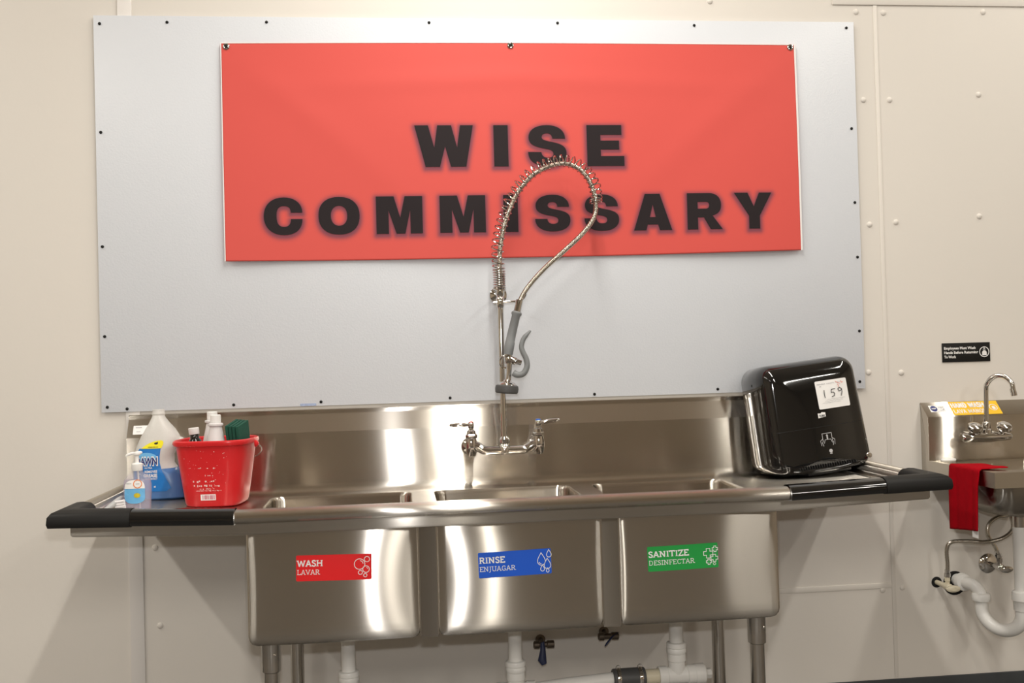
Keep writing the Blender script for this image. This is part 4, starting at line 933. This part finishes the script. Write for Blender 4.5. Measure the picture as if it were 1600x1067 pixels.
# hand sink plumbing
tr = thing('p_trap', 'white plastic P-trap drain under the hand sink', 'pipe', (1.60, -.2, .33))
DX, DY = hcx - .002, hcy + .0
MB().add(*lathe([(.026, SZ - .152), (.026, SZ - .160), (.021, SZ - .163), (.021, SZ - .195)], (DX, DY, 0), n=22)).build('drain_flange', PIPE, tr)
MB().add(*lathe([(.0195, .46), (.0200, SZ - .182)], (DX, DY, 0), n=22)).build('tailpiece', PVC, tr)
MB().add(*lathe([(.021, .482), (.0275, .478), (.0290, .47), (.0290, .452), (.0255, .448), (.0235, .42)], (DX, DY, 0), n=22)).build('slip_nut', PVC, tr)
jb = [(DX, DY, .45), (DX, DY, .405)]
J2 = Vector((1.538, -.115, .425)); D0 = Vector((DX, DY, .405)); 
for k in range(1, 12):
    a = pi * k / 12; p = D0.lerp(Vector((J2.x, J2.y, .405)), .5 - .5 * cos(a)); jb.append((p.x, p.y, .405 - .060 * sin(a)))
jb += [(J2.x, J2.y, .412), (J2.x, J2.y, .44)]
MB().add(*tube(catmull(jb, 3), .0205, 18)).build('trap_bend', PVC, tr)
MB().add(*lathe([(.022, .424), (.0275, .427), (.0290, .432), (.0290, .446), (.0265, .450), (.021, .452)], (J2.x, J2.y, 0), n=22)).build('slip_nut', PVC, tr)
MB().add(*tube(catmull([(J2.x, J2.y, .44), (J2.x - .002, J2.y + .004, .452), (J2.x - .008, J2.y + .022, .468), (J2.x - .016, J2.y + .055, .472), (1.518, -.004, .472)], 4), .0195, 18)).build('wall_arm', PVC, tr)
MB().add(*lathe([(.021, -.056), (.027, -.054), (.0285, -.05), (.0285, -.032), (.026, -.029), (.022, -.028)], (1.519, 0, .472), 'Y', 22)).build('slip_nut', PVC, tr)
MB().add(*lathe([(.040, -.0006), (.040, -.0016), (.026, -.002)], (1.512, 0, .460), 'Y', 22)).build('wall_opening', mat('dark_hole', (.01, .01, .01), .9, var=.1), tr, 'dark hole in the wall round the pipe')
DARK = MATS['dark_hole']
def stopv(name, lab, x, z, esc):
    t = thing(name, lab, 'valve', (x, 0, z))
    if esc: MB().add(*lathe([(.033, -.0006), (.033, -.003), (.026, -.009), (.012, -.012)], (x, 0, z), 'Y', 24)).build('escutcheon', CHROME, t)
    else: MB().add(*lathe([(.018, -.0006), (.018, -.0016), (.009, -.002)], (x, 0, z), 'Y', 20)).build('wall_opening', DARK, t)
    m1 = CHROME if esc else PVCC
    MB().add(*lathe([(.008, -.001), (.008, -.055), (.0115, -.057), (.0115, -.085), (.007, -.088)], (x, 0, z), 'Y', 16)).build('valve_body', m1, t)
    MB().add(*lathe([(.008, z), (.008, z + .018), (.010, z + .019), (.010, z + .030), (.007, z + .032)], (x, -.070, 0), n=6)).build('outlet_nut', m1, t)
    MB().add(*lathe([(.005, -.088), (.012, -.092), (.0175, -.100), (.0175, -.108), (.010, -.112)], (x, 0, z), 'Y', 14)).xf(Matrix.Translation((x, -.1, z)) @ Matrix.Diagonal((1.35, 1, .62, 1)) @ Matrix.Translation((-x, .1, -z))).build('oval_handle', m1 if esc else PVCC, t)
    return t
stopv('stop_valve', 'chrome stop valve with round wall plate under the hand sink', 1.632, .520, True)
stopv('stop_valve', 'cream stop valve in a wall hole left of the P-trap', 1.449, .466, False)
def braided(lab, pts):
    t = thing('supply_hose', lab, 'hose', pts[0])
    P = catmull(pts, 12); MB().add(*tube(P, [.0068 if k % 2 else .0062 for k in range(len(P))], 12)).build('braided_hose', HOSE, t)
    for e, d_ in ((pts[0], pts[1]), (pts[-1], pts[-2])):
        e, d_ = Vector(e), Vector(d_); u = (d_ - e).normalized()
        MB().add(*tube([e, e + u * .012, e + u * .013, e + u * .024], [.0105, .0105, .0085, .0085], 6)).build('end_nut', CHROME, t)
braided('braided steel supply hose running left to the cream valve', [(1.449, -.070, .498), (1.450, -.072, .54), (1.447, -.076, .590), (1.462, -.080, .612), (1.51, -.086, .614), (1.57, -.094, .610), (1.625, -.100, .620), (1.660, -.104, .648), (1.662, -.096, .690), (1.652, -.070, .74), (1.640, -.060, .79)])
braided('looped braided steel supply hose rising from the chrome valve', [(1.632, -.070, .552), (1.622, -.066, .585), (1.600, -.062, .625), (1.605, -.060, .66), (1.635, -.060, .682), (1.68, -.060, .690), (1.705, -.060, .73), (1.700, -.060, .79)])

# ================================================================== WALL SIGN
sg = thing('hand_wash_sign', 'small black sign with white text about employees washing hands', 'sign', (1.58, 0, 1.197))
bx((1.495, -.0035, 1.197), (1.665, -.0004, 1.261)).build('plate', MATTEB, sg, bevel=.0008)
fl = Flat()
for k, (t, w_) in enumerate((('Employees Must Wash', .112), ('Hands Before Returning', .120), ('To Work', .042))): sans(fl, t, 1.501, 1.2395 - k * .0145, .0085, .035, w_)
fl.build('lettering', WINK, sg, lambda x, z: (x, -.0042, z), 'white lettering Employees Must Wash Hands Before Returning To Work')
fl = Flat().rib(circ(1.6435, 1.229, .0165, 28), .0026, True)
fl.poly(gcurve((1.636, 1.217), (1.652, 1.217), (1.652, 1.228), (1.647, 1.234), (1.640, 1.234), (1.6355, 1.228))); fl.rib([(1.6435, 1.245), (1.6435, 1.238)], .003); fl.rib([(1.639, 1.2375), (1.648, 1.2375)], .002)
fl.build('icon', WINK, sg, lambda x, z: (x, -.0042, z), 'white hand-under-tap symbol in a ring')
